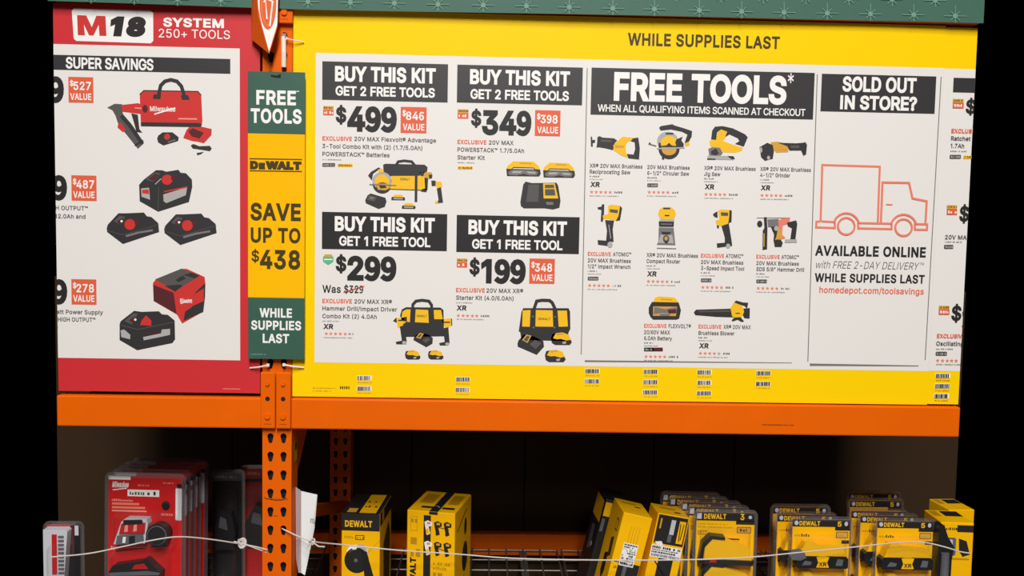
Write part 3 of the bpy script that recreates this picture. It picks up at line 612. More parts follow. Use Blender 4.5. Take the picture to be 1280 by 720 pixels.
block(ys, [('EXCLUSIVE', 571.7, 180, 608), ('20V MAX', 611, 180.8, 642), ('POWERSTACK\u2122 1.7/5.0Ah', 571.7, 189.6, 655), ('Starter Kit', 571.7, 199.3, 606)],
      lambda b: (S.micro(b, 'ink_grey', 572, 593, 204), pill(b, 572, 208, 591, 212, 'ink_yellow')))
block(ys, [('Was', 403, 365.8, 426, 'ink_dark', 9.6), ('$329', 430, 366.2, 454, 'ink_dark', 9.6), ('EXCLUSIVE', 403, 378.8, 440), ('20V MAX XR\u00ae', 443, 379.4, 490), ('Hammer Drill/Impact Driver', 403, 388, 496.5), ('Combo Kit (2) 4.0Ah', 403, 397.6, 471)],
      lambda b: (S.line(b, 'ink_red', 1.1, [(429.5, 365.5), (455.5, 357.5)], 4), S.micro(b, 'ink_grey', 403, 425, 402), xr(b, 404, 416.5, 411), stars(b, (408, 413.5, 419.5, 425.5, 431.5), 417, 5, 436, 441, (404, 441, 422.5))))
block(ys, [('EXCLUSIVE', 570, 365.2, 606), ('20V MAX XR\u00ae', 608, 365.8, 654), ('Starter Kit (4.0/6.0Ah)', 570, 374.6, 642)],
      lambda b: (S.micro(b, 'ink_grey', 570, 591, 379), xr(b, 570.5, 583, 387.8), stars(b, (573, 579, 584.5, 590.5, 596), 394.5, 5, 601, 611, (571, 605, 399.6))))
def tools(root, x, yb, lines, excl=None, kind='xr', st=None, px=None, full=5):
    """caption of one free tool: lines = [(text, x1)...]"""
    def fn(b):
        y = yb
        if excl:
            S.text(b, 'ink_orange', 'EXCLUSIVE', x, y, excl[0], 5, .042); S.text(b, D_, excl[1], excl[2], y+.4, excl[3], 5, .028); y += 8
        for t, x1 in lines: S.text(b, D_, t, x, y, x1, 5, .03); y += 7.5
        y -= 4
        S.micro(b, 'ink_mid', x, x+11, y+.8, 1.7); S.micro(b, 'ink_grey', x, x+17, y+4.2, 1.2)
        if kind == 'xr': xr(b, x+.5, x+12.5, y+13); yy = y+19.5
        elif kind == 'flex':
            S.rrect(b, 'ink_dark', x, y+5.8, x+12, y+10.8, .6); S.rrect(b, 'ink_maroon', x+11, y+5.8, x+23.5, y+10.8, .6); S.micro(b, 'ink_light', x+1.5, x+10, y+9.4, 2.2, 3); yy = y+17
        else: pill(b, x, y+7, x+13.5, y+11.8); yy = y+18
        stars(b, [x+2.5+5.8*k for k in range(5)], yy, full, x+31, x+41, (x, x+36, yy+5.4))
    part('lettering', root, fn)
tools(ys, 737, 209.5, [('XR\u00ae 20V MAX Brushless', 803), ('Reciprocating Saw', 788)])
tools(ys, 809, 211.2, [('20V MAX Brushless', 862), ('6-1/2" Circular Saw', 861.5)], kind='p')
tools(ys, 880, 212.4, [('XR\u00ae 20V MAX Brushless', 944.5), ('Jig Saw', 900.5)])
tools(ys, 950, 213.7, [('XR\u00ae 20V MAX Brushless', 1013.5), ('4-1/2" Grinder', 987.5)])
tools(ys, 734.6, 319.8, [('20V MAX Brushless', 788.5), ('1/2" Impact Wrench', 788)], (763.5, 'ATOMIC\u2122', 766, 789), 'p')
tools(ys, 808, 321.2, [('XR\u00ae 20V MAX Brushless', 872.5), ('Compact Router', 850)])
tools(ys, 876, 322, [('20V MAX Brushless', 929), ('3-Speed Impact Tool', 930)], (905, 'ATOMIC\u2122', 907, 929), 'p')
tools(ys, 945.2, 323.3, [('20V MAX Brushless', 998.5), ('SDS 5/8" Hammer Drill', 1005)], (974.5, 'ATOMIC\u2122', 976.5, 998.5), 'p')
tools(ys, 805, 409.6, [('20/60V MAX', 837.5), ('6.0Ah Battery', 840)], (833, 'FLEXVOLT\u00ae', 835.5, 863.5), 'flex')
tools(ys, 873, 410.6, [('Brushless Blower', 918)], (901.5, 'XR\u00ae 20V MAX', 904, 938.5), full=4)
# column rules
part('rule_line', ys, lambda b: S.line(b, 'ink_grey', 1.1, [(734, 85), (726.5, 443)], 2))
part('rule_line', ys, lambda b: S.line(b, 'ink_grey', 1.1, [(1021.5, 93), (1009.7, 452)], 2))
part('rule_line', ys, lambda b: S.poly(b, 'ink_grey', [(731, 450.2), (990, 453.2), (990, 454), (820, 453), (731, 452.4)], 2))
part('rule_line', ys, lambda b: S.poly(b, 'ink_grey', [(1012, 454.3), (1108, 456), (1148, 456.8), (1148, 458), (1108, 457.8), (1012, 457.3)], 2))
# delivery truck drawing (its code square is left out)
def truck(b):
    z = lambda pts: [(1010+x/4.8, 225+y/4.8) for x, y in pts]
    R_ = 'ink_salmon'
    S.line(b, R_, 2.6, z([(75, 248), (85, -90), (430, -80), (418, 255)]), 2.4)
    S.line(b, R_, 2.6, z([(75, 248), (50, 250), (48, 284), (160, 288), (160, 252), (80, 248)]), 2.8)
    S.line(b, R_, 2.6, z([(300, 258), (300, 290), (500, 294), (500, 262), (300, 258)]), 3.2)
    S.line(b, R_, 2.6, z([(640, 264), (640, 297), (712, 299), (714, 266), (640, 264)]), 3.6)
    S.line(b, R_, 2.6, z([(436, 258), (446, 14), (605, 17), (626, 110), (711, 127), (703, 262)]), 4.0)
    S.line(b, R_, 1.4, z([(467, 146), (506, 148)]), 4.4)
    for cx, cy in ((228, 277), (572, 285)):
        x, y = z([(cx, cy)])[0]
        S.arc(b, R_, 2.5, x, y, 50/4.8, 0, 360, 5, 30); S.arc(b, R_, 2.5, x, y, 78/4.8, 195, 348, 5.5, 20)
part('truck_drawing', ys, truck)
def avail(b):
    S.text(b, 'ink_dark', 'AVAILABLE ONLINE', 1018.5, 319.5, 1157, 13, .045)
    S.text(b, 'ink_mid', 'with FREE 2-DAY DELIVERY\u2122', 1018.5, 335, 1153, 9, -.005, shear=.2)
    S.text(b, 'ink_dark', 'WHILE SUPPLIES LAST', 1018, 352.3, 1155.5, 11, .042)
    S.text(b, 'ink_orange', 'homedepot.com/toolsavings', 1024, 366.2, 1154.5, 8, .022)
part('lettering', ys, avail)
def barcode(root, x, y, clip=None):
    def fn(b):
        S.rect(b, 'ink_white', x-.5, y-.6, x+17.5, y+5.4, 1.5); rnd = random.Random(int(x*7+y)); u = x
        while u < x+16.4:
            wd = rnd.choice((.5, .8, 1.2, 1.6)); S.rect(b, 'ink_black', u, y, min(u+wd, x+17), y+5, 2.5); u += wd+rnd.choice((.4, .6, .9))
        S.micro(b, 'ink_olive', x, x+17, y+8.5, 1.3)
    part('barcode', root, fn, clip)
for x, yy in ((447, (470, 483.2)), (570, (471.6, 484.6)), (731.7, (461.3, 474)), (804.6, (462, 475, 487.8)), (872, (462.8, 475.8, 489)), (945.5, (464, 477.2))):
    for k, y in enumerate(yy): barcode(ys, x-k*.35, y)
part('fine_print', ys, lambda b: (S.micro(b, 'ink_olive', 391, 420, 485.5, 1.5), S.micro(b, 'ink_olive', 391, 414, 489, 1.3), S.micro(b, 'ink_brown', 425, 437, 486, 3.2)))

# ---- printed tool pictures on the yellow sign
K, Yl, G, Go, Wt, Mg = 'ink_black', 'ink_yellow', 'ink_grey', 'ink_gold', 'ink_light', 'ink_mid'
def picture(root, name, zoom, items): part(name, root, lambda b: S.pic(b, zoom, items))
z1 = (390, 160, 1/6.54)
picture(ys, 'tool_bag_picture', z1, [
    (K, [(582, 300), (600, 292), (920, 300), (945, 320), (942, 355), (880, 390), (640, 395), (585, 360)]), ('l', K, 22, [(690, 300), (705, 275), (755, 268), (815, 275), (840, 305)]),
    (Yl, [(650, 392), (870, 392), (925, 400), (935, 508), (640, 500)]), ('l', K, 22, [(852, 380), (850, 605)]), ('t', K, 'DEWALT', 722, 428, 800, 20), ('l', K, 6, [(640, 500), (935, 510)])])
picture(ys, 'circular_saw_picture', z1, [
    (K, [(458, 390), (480, 360), (545, 322), (560, 330), (500, 375), (490, 430)]), ('c', K, 575, 455, 80, 82), ('c', Wt, 572, 430, 78, 70), ('c', Yl, 572, 440, 58, 60), ('c', K, 575, 475, 50, 30), (Go, [(520, 455), (630, 455), (640, 490), (600, 510), (540, 505)]), (K, [(548, 470), (600, 468), (610, 490), (560, 495)]), ('l', G, 8, [(470, 462), (690, 470)]), (Yl, [(540, 340), (575, 330), (590, 360), (550, 368)])])
picture(ys, 'driver_picture', z1, [(Go, [(880, 360), (980, 362), (985, 400), (960, 415), (890, 405)]), ('c', K, 900, 378, 16), (K, [(920, 405), (950, 412), (945, 500), (935, 525), (890, 520), (900, 500), (925, 495)]), (K, [(955, 380), (985, 382), (980, 412), (958, 415)])])
picture(ys, 'work_light_picture', z1, [('l', K, 20, [(985, 430), (990, 475)]), (K, [(975, 430), (1010, 430), (1012, 475), (978, 470)]), (Yl, [(1010, 435), (1060, 440), (1065, 480), (1020, 495)]), (K, [(1020, 495), (1055, 485), (1072, 610), (1020, 615), (1015, 600), (1035, 590)]), (Yl, [(1005, 598), (1030, 595), (1030, 618), (1005, 615)])])
picture(ys, 'charger_picture', z1, [(K, [(435, 590), (455, 550), (480, 535), (600, 570), (610, 600), (595, 645), (545, 662), (440, 615)]), (Mg, [(465, 550), (530, 565), (510, 600), (450, 588)]), (G, [(475, 560), (510, 566), (500, 582), (470, 578)])])
for dx, dy in ((0, 0), (86, 70)):
    picture(ys, 'battery_picture', z1, [(K, [(648+dx, 575+dy), (655+dx, 562+dy), (755+dx, 565+dy), (762+dx, 578+dy), (758+dx, 592+dy), (650+dx, 590+dy)]), (Yl, [(660+dx, 565+dy), (675+dx, 545+dy), (735+dx, 545+dy), (752+dx, 567+dy)]), (Wt, [(665+dx, 572+dy), (745+dx, 574+dy), (740+dx, 584+dy), (668+dx, 582+dy)])])
z2 = (560, 165, 1/6.86)
for dx, dy, ww in ((0, 0, 1), (315, 12, .93)):
    q = lambda pts: [(505+(x-505)*ww+dx, y+dy) for x, y in pts]
    picture(ys, 'battery_picture', z2, [(K, q([(500, 315), (790, 322), (795, 360), (780, 382), (505, 378)])), (Yl, q([(500, 315), (510, 290), (560, 250), (735, 255), (780, 295), (788, 322), (745, 318), (735, 305), (560, 300), (545, 318)])), (G, q([(548, 325), (735, 328), (775, 345), (760, 370), (700, 372), (650, 358), (590, 372), (525, 368), (515, 345)])), (Wt, q([(560, 335), (640, 335), (620, 352), (545, 352)])), (Wt, q([(670, 338), (760, 345), (740, 358), (690, 354)])), ('l', K, 5, q([(545, 318), (560, 304), (735, 308), (748, 322)])), ('l', Go, 9, q([(615, 265), (715, 270)]))])
picture(ys, 'charger_picture', z2, [(K, [(620, 600), (645, 450), (665, 425), (720, 438), (930, 435), (945, 460), (965, 590), (955, 650), (900, 665), (830, 655), (650, 655), (625, 635)]), (Yl, [(815, 440), (915, 440), (945, 570), (820, 570)]), (Mg, [(830, 452), (908, 452), (922, 545), (832, 545)]), (Go, [(830, 480), (912, 480), (914, 492), (830, 492)]), (Mg, [(690, 450), (780, 450), (775, 600), (670, 600)]), (G, [(840, 600), (900, 600), (905, 625), (845, 625)])])
z3 = (390, 350, 1/6.54)
picture(ys, 'tool_bag_picture', z3, [(K, [(720, 290), (735, 240), (770, 222), (1050, 225), (1075, 245), (1080, 460), (770, 465)]), (Yl, [(728, 330), (740, 258), (770, 240), (806, 240), (800, 345)]), (Yl, [(848, 240), (950, 245), (955, 350), (842, 345)]), (Yl, [(995, 245), (1055, 245), (1070, 320), (1000, 320)]), ('l', K, 24, [(820, 345), (825, 200), (850, 172), (900, 165), (955, 172), (978, 205), (978, 350)]), ('t', K, 'DEWALT', 855, 302, 940, 18)])
picture(ys, 'impact_driver_picture', z3, [(K, [(662, 335), (690, 305), (700, 320), (690, 350)]), (Yl, [(690, 310), (770, 305), (775, 340), (745, 360), (740, 385), (700, 390), (695, 350)]), (K, [(755, 300), (776, 302), (776, 340), (755, 338)]), (K, [(718, 380), (755, 370), (775, 500), (770, 525), (690, 525), (685, 505), (735, 495)]), ('c', Wt, 755, 512, 18, 14), ('l', K, 10, [(705, 330), (750, 330)])])
picture(ys, 'hammer_drill_picture', z3, [(Yl, [(1060, 320), (1140, 312), (1145, 370), (1120, 385), (1100, 395), (1075, 370)]), (K, [(1040, 375), (1075, 360), (1080, 400), (1050, 400)]), (K, [(1070, 395), (1115, 385), (1125, 510), (1115, 535), (1045, 535), (1040, 515), (1085, 505)]), ('c', Wt, 1105, 522, 16, 12), ('l', K, 10, [(1075, 345), (1130, 345)]), ('l', K, 8, [(1141, 315), (1143, 372)])])
picture(ys, 'charger_picture', z3, [(K, [(828, 490), (835, 465), (880, 425), (960, 450), (988, 475), (985, 520), (935, 550)]), (Go, [(850, 470), (880, 430), (915, 440), (885, 480)]), (Mg, [(862, 465), (885, 440), (900, 445), (880, 470)]), (Mg, [(900, 490), (940, 470), (970, 485), (930, 515)])])
def bat(x, y, s):
    f = lambda pts: [(x+px_*s, y+py*s) for px_, py in pts]
    return [(K, f([(0, 35), (8, 10), (30, 5), (120, 40), (128, 62), (115, 78), (25, 78), (5, 65)])), (Yl, f([(12, 35), (30, 5), (70, 0), (110, 15), (122, 45), (95, 50), (60, 40), (35, 42)])), (Wt, f([(70, 58), (95, 55), (90, 70), (70, 70)])), (Go, f([(30, 8), (70, 4), (80, 12), (40, 18)]))]
picture(ys, 'battery_picture', z3, bat(760, 572, 1.0)); picture(ys, 'battery_picture', z3, bat(948, 572, 1.0))
z4 = (560, 350, 1/6.54)
picture(ys, 'tool_bag_picture', z4, [(K, [(600, 260), (615, 230), (985, 230), (998, 260), (1000, 400), (985, 430), (980, 500), (600, 490), (590, 425), (578, 420), (585, 370)]), (Yl, [(610, 248), (675, 245), (668, 382), (606, 380)]), (Yl, [(718, 245), (855, 248), (860, 382), (714, 380)]), (Yl, [(895, 250), (972, 250), (980, 380), (905, 382)]), ('l', K, 26, [(695, 400), (700, 245), (725, 172), (770, 165), (830, 167), (852, 185), (880, 245), (875, 400)]), ('t', K, 'DEWALT', 738, 326, 835, 18), ('c', G, 693, 298, 7), ('c', G, 876, 300, 7), ('c', G, 698, 388, 7), ('c', G, 870, 388, 7)])
picture(ys, 'charger_picture', z4, [(K, [(568, 520), (575, 495), (620, 445), (700, 460), (780, 500), (785, 545), (725, 612), (570, 545)]), (Go, [(605, 490), (640, 445), (682, 455), (650, 515)]), (Mg, [(618, 490), (645, 455), (668, 460), (645, 505)]), (Mg, [(665, 525), (710, 490), (765, 515), (715, 565)])])
picture(ys, 'battery_picture', z4, bat(842, 428, 1.33)); picture(ys, 'battery_picture', z4, bat(792, 568, 1.33))
z5 = (730, 150, 1/7.2)
picture(ys, 'reciprocating_saw_picture', z5, [(K, [(60, 150), (72, 150), (75, 180), (100, 178), (100, 205), (78, 208), (80, 240), (62, 240)]), (K, [(120, 155), (140, 145), (165, 158), (270, 165), (298, 185), (275, 210), (262, 272), (190, 255), (130, 245), (112, 250), (118, 200)]), (Mg, [(150, 175), (250, 180), (245, 200), (150, 195)]), (Yl, [(262, 230), (300, 190), (345, 150), (450, 160), (440, 185), (395, 190), (375, 225), (378, 290), (395, 340), (340, 320), (270, 275)]), (Go, [(275, 225), (360, 230), (360, 250), (280, 255)]), (K, [(440, 165), (488, 158), (502, 255), (495, 355), (400, 345), (385, 305), (445, 312), (460, 260), (455, 200), (420, 190)])])
picture(ys, 'circular_saw_picture', z5, [('c', Wt, 752, 190, 95, 85), ('c', K, 765, 262, 95, 92), ('c', Yl, 765, 215, 78, 72), ('c', Go, 765, 268, 66, 50), (K, [(675, 70), (690, 55), (795, 38), (815, 50), (900, 75), (972, 100), (968, 150), (935, 210), (905, 205), (930, 130), (880, 105), (780, 85), (690, 95)]), (K, [(830, 175), (888, 150), (875, 185), (898, 215), (895, 245), (690, 245), (670, 240), (672, 205), (690, 205), (692, 232), (740, 230), (765, 205), (790, 232), (830, 232), (820, 205)]), ('l', Wt, 12, [(655, 258), (905, 250)]), (Yl, [(905, 210), (945, 195), (950, 225), (915, 235)]), ('l', G, 10, [(580, 215), (650, 235)]), ('c', K, 590, 212, 9), (K, [(700, 330), (720, 330), (722, 355), (702, 355)]), ('l', K, 12, [(735, 122), (805, 122)])])
z6 = (870, 150, 1/7.2)
picture(ys, 'jig_saw_picture', z6, [(Yl, [(120, 190), (140, 180), (185, 150), (200, 100), (245, 70), (290, 95), (270, 150), (240, 190), (400, 245), (420, 240), (415, 275), (355, 295), (230, 290), (200, 245), (130, 240)]), (K, [(135, 175), (145, 95), (170, 60), (240, 55), (330, 75), (440, 128), (465, 155), (430, 240), (350, 215), (390, 190), (375, 165), (300, 130), (260, 155), (280, 105), (225, 85), (190, 110), (180, 180)]), (G, [(110, 260), (145, 245), (215, 250), (240, 300), (215, 325), (120, 325)]), (K, [(135, 280), (180, 255), (205, 300), (180, 320), (135, 310)]), (Wt, [(105, 320), (330, 325), (350, 350), (335, 360), (100, 355)]), (K, [(100, 345), (175, 348), (175, 358), (100, 358)]), (K, [(280, 325), (335, 325), (350, 350), (320, 355)])])
picture(ys, 'grinder_picture', z6, [(Go, [(670, 200), (730, 195), (830, 215), (830, 290), (720, 295), (690, 260)]), (K, [(570, 245), (640, 205), (690, 225), (700, 285), (690, 350), (620, 368), (585, 335)]), (Wt, [(572, 250), (590, 245), (598, 280), (580, 300)]), ('c', Wt, 652, 340, 14, 18), (K, [(735, 205), (900, 210), (960, 205), (985, 200), (998, 225), (990, 310), (965, 322), (945, 275), (840, 275), (820, 235)]), (Go, [(740, 240), (815, 240), (815, 270), (745, 265)]), (Mg, [(850, 230), (930, 230), (925, 255), (850, 252)])])
z7 = (730, 245, 1/6)
picture(ys, 'impact_wrench_picture', z7, [(K, [(100, 85), (130, 80), (135, 62), (152, 62), (150, 140), (140, 195), (125, 190), (130, 105), (105, 100)]), (Yl, [(180, 75), (200, 65), (275, 72), (282, 95), (265, 180), (225, 185), (180, 170), (145, 175), (140, 145), (180, 135)]), (Mg, [(192, 98), (255, 105), (250, 130), (195, 122)]), (K, [(270, 75), (286, 90), (270, 182), (238, 188), (258, 150)]), (K, [(158, 180), (225, 185), (215, 250), (222, 345), (165, 335), (172, 260)]), (K, [(102, 330), (165, 335), (200, 345), (195, 378), (150, 370), (105, 365)]), ('c', Wt, 195, 365, 20, 22), ('l', Wt, 6, [(185, 215), (200, 320)])])
picture(ys, 'router_picture', z7, [(Yl, [(555, 130), (565, 100), (595, 82), (650, 82), (680, 105), (690, 140), (675, 170), (620, 178), (565, 168)]), (K, [(595, 88), (645, 88), (648, 100), (592, 100)]), ('l', K, 10, [(605, 147), (640, 147)]), (Wt, [(565, 175), (680, 175), (672, 195), (570, 195)]), (K, [(560, 190), (675, 192), (672, 232), (562, 230)]), ('l', G, 8, [(575, 210), (660, 212)]), (G, [(560, 235), (672, 238), (682, 345), (685, 368), (545, 365), (558, 340)]), (Wt, [(572, 290), (662, 292), (672, 355), (558, 352)]), (K, [(578, 268), (652, 270), (640, 290), (588, 290)]), ('c', Mg, 615, 322, 24, 30), ('c', Go, 615, 318, 12, 14), (K, [(605, 338), (628, 338), (628, 354), (605, 354)]), ('l', G, 5, [(545, 390), (690, 394)])])
z8 = (870, 245, 1/6)
picture(ys, 'impact_tool_picture', z8, [(K, [(125, 140), (140, 125), (160, 115), (162, 165), (140, 158)]), (Yl, [(165, 110), (185, 100), (262, 105), (265, 190), (230, 205), (215, 225), (180, 225), (155, 215), (145, 185), (175, 175)]), (K, [(250, 105), (268, 110), (266, 195), (240, 205), (248, 160)]), (Mg, [(185, 122), (240, 125), (240, 150), (188, 148)]), (K, [(155, 220), (172, 222), (170, 245), (158, 240)]), (K, [(190, 225), (245, 205), (268, 345), (270, 375), (220, 380), (158, 388), (155, 355), (215, 350), (215, 310)]), ('c', Wt, 240, 375, 16, 18)])
picture(ys, 'hammer_drill_picture', z8, [('l', G, 6, [(455, 165), (705, 165)]), (G, [(535, 175), (620, 172), (620, 230), (540, 235)]), ('c', K, 477, 210, 20, 25), (K, [(508, 160), (530, 158), (535, 240), (532, 400), (498, 405), (500, 260), (512, 240)]), ('l', Go, 8, [(510, 280), (508, 380)]), (K, [(560, 230), (625, 225), (615, 300), (650, 350), (640, 382), (590, 382), (580, 330), (585, 290)]), ('c', Wt, 602, 243, 18), ('ink_salmon', [(615, 185), (640, 170), (705, 165), (700, 205), (650, 220), (645, 290), (670, 315), (620, 330), (620, 270)]), (Go, [(612, 250), (640, 250), (645, 320), (590, 330), (600, 310)]), (K, [(680, 200), (750, 182), (758, 210), (745, 320), (755, 345), (705, 330), (718, 240), (690, 228)]), (Wt, [(665, 325), (755, 325), (755, 348), (665, 350)])])
z9 = (790, 360, 1/7.2)
picture(ys, 'battery_picture', z9, [(Yl, [(190, 125), (205, 90), (240, 75), (380, 85), (415, 120), (410, 140)]), (K, [(150, 175), (180, 125), (420, 130), (440, 200), (425, 275), (400, 285), (190, 285), (165, 260), (150, 225)]), (Go, [(190, 165), (405, 168), (395, 252), (188, 250)]), (G, [(200, 170), (250, 180), (300, 190), (350, 180), (400, 172), (398, 225), (330, 228), (260, 225), (195, 235)]), ('ink_maroon', [(320, 195), (400, 190), (395, 228), (330, 230)]), (G, [(245, 232), (345, 232), (335, 252), (255, 252)]), ('l', Go, 8, [(260, 100), (360, 105)])])
picture(ys, 'blower_picture', z9, [(K, [(555, 220), (575, 195), (900, 185), (915, 195), (915, 265), (760, 260), (570, 245)]), (Mg, [(600, 205), (880, 200), (880, 215), (600, 218)]), (K, [(1000, 185), (1060, 180), (1058, 275), (1010, 272), (990, 230)]), (Yl, [(885, 180), (915, 130), (970, 125), (1000, 180), (1008, 215), (985, 265), (930, 270), (900, 255)]), (K, [(918, 130), (935, 112), (1000, 130), (1045, 132), (1035, 185), (1010, 160), (970, 150)]), (K, [(895, 290), (920, 265), (975, 262), (1008, 300), (985, 305), (950, 285), (905, 300)]), ('l', K, 9, [(930, 228), (970, 228)])])
child_fix(ys)

# ---- the next yellow sign, cut by the end of the stretch
y2 = tag(empty('sale_sign', ((YX1+XR)/2, 0, ZB-.003)), 'narrow end of a second yellow bordered sign at the far right, cut prices on white', 'sign', 'sale signs on the beam')
board(y2, 'yellow_board', YX1+.0004, ZB-.003+.005, XR, ZT-.004, y=.001)
S.n = Vector((0, -1, 0))
part('white_panel', y2, lambda b: b.face('white_print', [(YX1+.0005, .0006, WZB+.001), (XR-.0003, .0006, WZB+.001), (XR-.0003, .0006, WZT-.001), (YX1+.0005, .0006, WZT-.001)]))
part('rule_line', y2, lambda b: S.line(b, 'ink_grey', 1.1, [(1176.3, 96), (1156.3, 450)], 2))
bar(y2, (1192, 97.2, 1230, 116), [], clip=CR)
badge(y2, 1191, 123.5, 1204.3, 135.5, CR); badge(y2, 1183.5, 256.3, 1196, 268.6, CR); badge(y2, 1173.5, 382, 1186.5, 393.5, CR)
part('price', y2, lambda b: S.text(b, 'ink_dark', '$', 1206.5, 144, 1219, 22, .035, 3, fullh=True), CR)
part('price', y2, lambda b: S.text(b, 'ink_dark', '$', 1198.5, 279, 1210.5, 24, .035, 3, fullh=True), CR)
part('price', y2, lambda b: (S.text(b, 'ink_dark', '$', 1188.5, 403, 1201, 23.5, .035, 3, fullh=True), S.text(b, 'ink_dark', '9', 1201.5, 411.3, 1222, 30, .04, 3)), CR)
block(y2, [('EXCLUSIVE', 1189, 166.3, 1225), ('Ratchet', 1188.5, 175.6, 1213), ('1.7Ah', 1188, 184.8, 1205)], lambda b: (S.micro(b, 'ink_grey', 1188, 1208, 189.6), pill(b, 1187, 193.5, 1201, 198.4), pill(b, 1204, 194.5, 1216, 198.4, 'ink_yellow')), CR)
block(y2, [('20V MAX', 1181, 299, 1213)], lambda b: (S.micro(b, 'ink_grey', 1181, 1202, 303), pill(b, 1180, 306, 1191.5, 311)), CR)
block(y2, [('EXCLUSIVE', 1171, 422.6, 1206), ('Oscillating', 1170, 432, 1204)], lambda b: (S.micro(b, 'ink_grey', 1170, 1191, 436.8), pill(b, 1169.5, 439.5, 1183.5, 444.5), stars(b, (1172, 1178, 1184, 1189.5, 1195), 450.5, 5, 1201, 1209, (1170, 1206, 456))), CR)
for x, y in ((1170, 467.3), (1169.2, 480), (1168.3, 492.6)): barcode(y2, x, y, CR)
child_fix(y2)

# ---- red sign
RX1 = P(325, 300).x; RZB, RZT = P(200, 490.2).z, P(200, 6.5).z
rs = tag(empty('sale_sign', ((XL+RX1)/2, 0, RZB)), 'red bordered sale sign headed SUPER SAVINGS, filling the upper left', 'sign', 'sale signs on the beam')
board(rs, 'red_board', XL, RZB, RX1, RZT)
RW = P(300, 250).x
part('white_panel', rs, lambda b: b.face('white_print', [(XL+.0002, -.0003, P(200, 449).z), (RW, -.0003, P(200, 449).z), (RW, -.0003, P(200, 58.2).z), (XL+.0002, -.0003, P(200, 58.2).z)]))
def m18(b):
    S.poly(b, 'ink_white', [(93, 10.6), (188, 13.4), (191.5, 16), (191.7, 51), (188.5, 54.2), (95.5, 51.2), (92.3, 48.5), (89.8, 13.2)], 1)
    S.poly(b, 'ink_red', [(96.5, 19), (108, 19.4), (115, 34), (120.5, 19.8), (132, 20.2), (133.2, 45), (124.5, 44.7), (123.5, 31), (117, 44.4), (111.5, 44.2), (105, 30.5), (106.3, 44.2), (97.5, 43.9)], 2)
    S.text(b, 'ink_dark', '18', 135.5, 45.2, 180.5, 25, .1, 2, shear=.17)
part('emblem', rs, m18)
part('lettering', rs, lambda b: (S.text(b, 'ink_white', 'SYSTEM', 204, 33.4, 280, 11.5, .05), S.text(b, 'ink_white', '250+ TOOLS', 198.5, 46.8, 287.5, 10.8, .005)))
bar(rs, (60, 68.3, 288, 92.3), [('SUPER SAVINGS', 82.5, 85.6, 192, 14.3, .035)], clip=CL)
for xr_, t, bt in ((80.3, 95.5, 128), (84.3, 219, 250), (84.5, 349, 380)):
    part('price', rs, lambda b: S.text(b, 'ink_dark', '9', xr_-20, bt, xr_, bt-t, .055, 3), CL)
value_box(rs, 85.5, 96, 117, 128.8, '527'); value_box(rs, 89.3, 219, 121, 251.3, '487'); value_box(rs, 89.3, 348.8, 120.8, 381, '278')
block(rs, [('HIGH OUTPUT\u2122', 57, 262.2, 110), ('12.0Ah and', 69, 272.8, 107)], None, CL)
block(rs, [('Watt Power Supply', 64, 392.2, 129), ('HIGH OUTPUT\u2122', 72.5, 401.8, 119.5), ('s', 69.5, 410.5, 72.5)], None, CL)
part('fine_print', rs, lambda b: S.micro(b, 'ink_pink', 279, 300, 486.5, 1.3))
Rd, Mr = 'ink_red', 'ink_maroon'
za = (60, 90, 1/5.333)
picture(rs, 'tool_bag_picture', za, [(Rd, [(612, 145), (640, 122), (1000, 128), (1022, 150), (1030, 330), (1020, 365), (620, 360)]), (K, [(620, 335), (1000, 340), (1028, 345), (1020, 368), (620, 362)]), ('l', K, 7, [(612, 150), (640, 124), (1000, 130), (1022, 155)]), ('l', K, 24, [(735, 170), (752, 90), (780, 62), (820, 52), (860, 62), (890, 95), (915, 175)]), (K, [(705, 150), (755, 150), (750, 182), (700, 178)]), (K, [(885, 155), (935, 155), (945, 185), (895, 185)]), ('t', 'ink_white', 'Milwaukee', 682, 262, 850, 34), ('l', 'ink_white', 9, [(710, 282), (850, 240)]), ('l', 'ink_pink', 10, [(870, 312), (995, 314)])])
picture(rs, 'nailer_picture', za, [(Mg, [(395, 238), (445, 212), (495, 215), (500, 280), (560, 350), (640, 475), (600, 512), (550, 450), (470, 350), (450, 290), (430, 255)]), (K, [(500, 280), (560, 350), (640, 470), (620, 485), (540, 370), (480, 300)]), (Rd, [(490, 220), (600, 208), (660, 230), (665, 265), (620, 280), (500, 265)]), (K, [(555, 275), (600, 285), (610, 380), (630, 405), (590, 400), (575, 340)]), (Rd, [(470, 340), (490, 340), (520, 390), (500, 400), (465, 370)]), ('l', K, 12, [(580, 490), (635, 455)]), ('c', Mr, 648, 245, 18, 25), ('l', 'ink_pink', 8, [(580, 240), (625, 243)])])
picture(rs, 'battery_picture', za, [(K, [(728, 445), (735, 425), (765, 402), (830, 402), (872, 435), (868, 460), (770, 490), (735, 470)]), ('c', Rd, 795, 432, 20), ('l', G, 8, [(800, 468), (850, 452)])])
picture(rs, 'charger_picture', za, [(Rd, [(902, 440), (925, 385), (960, 350), (1092, 380), (1090, 420), (1040, 475), (1000, 465), (960, 460)]), (Mr, [(935, 395), (965, 375), (1040, 405), (1010, 445), (960, 430)]), (K, [(952, 490), (970, 480), (1010, 495), (1080, 492), (1092, 510), (1080, 528), (1020, 518), (965, 510)]), (K, [(992, 540), (1040, 532), (1020, 548), (995, 555)])])
zb = (60, 200, 1/5.333)
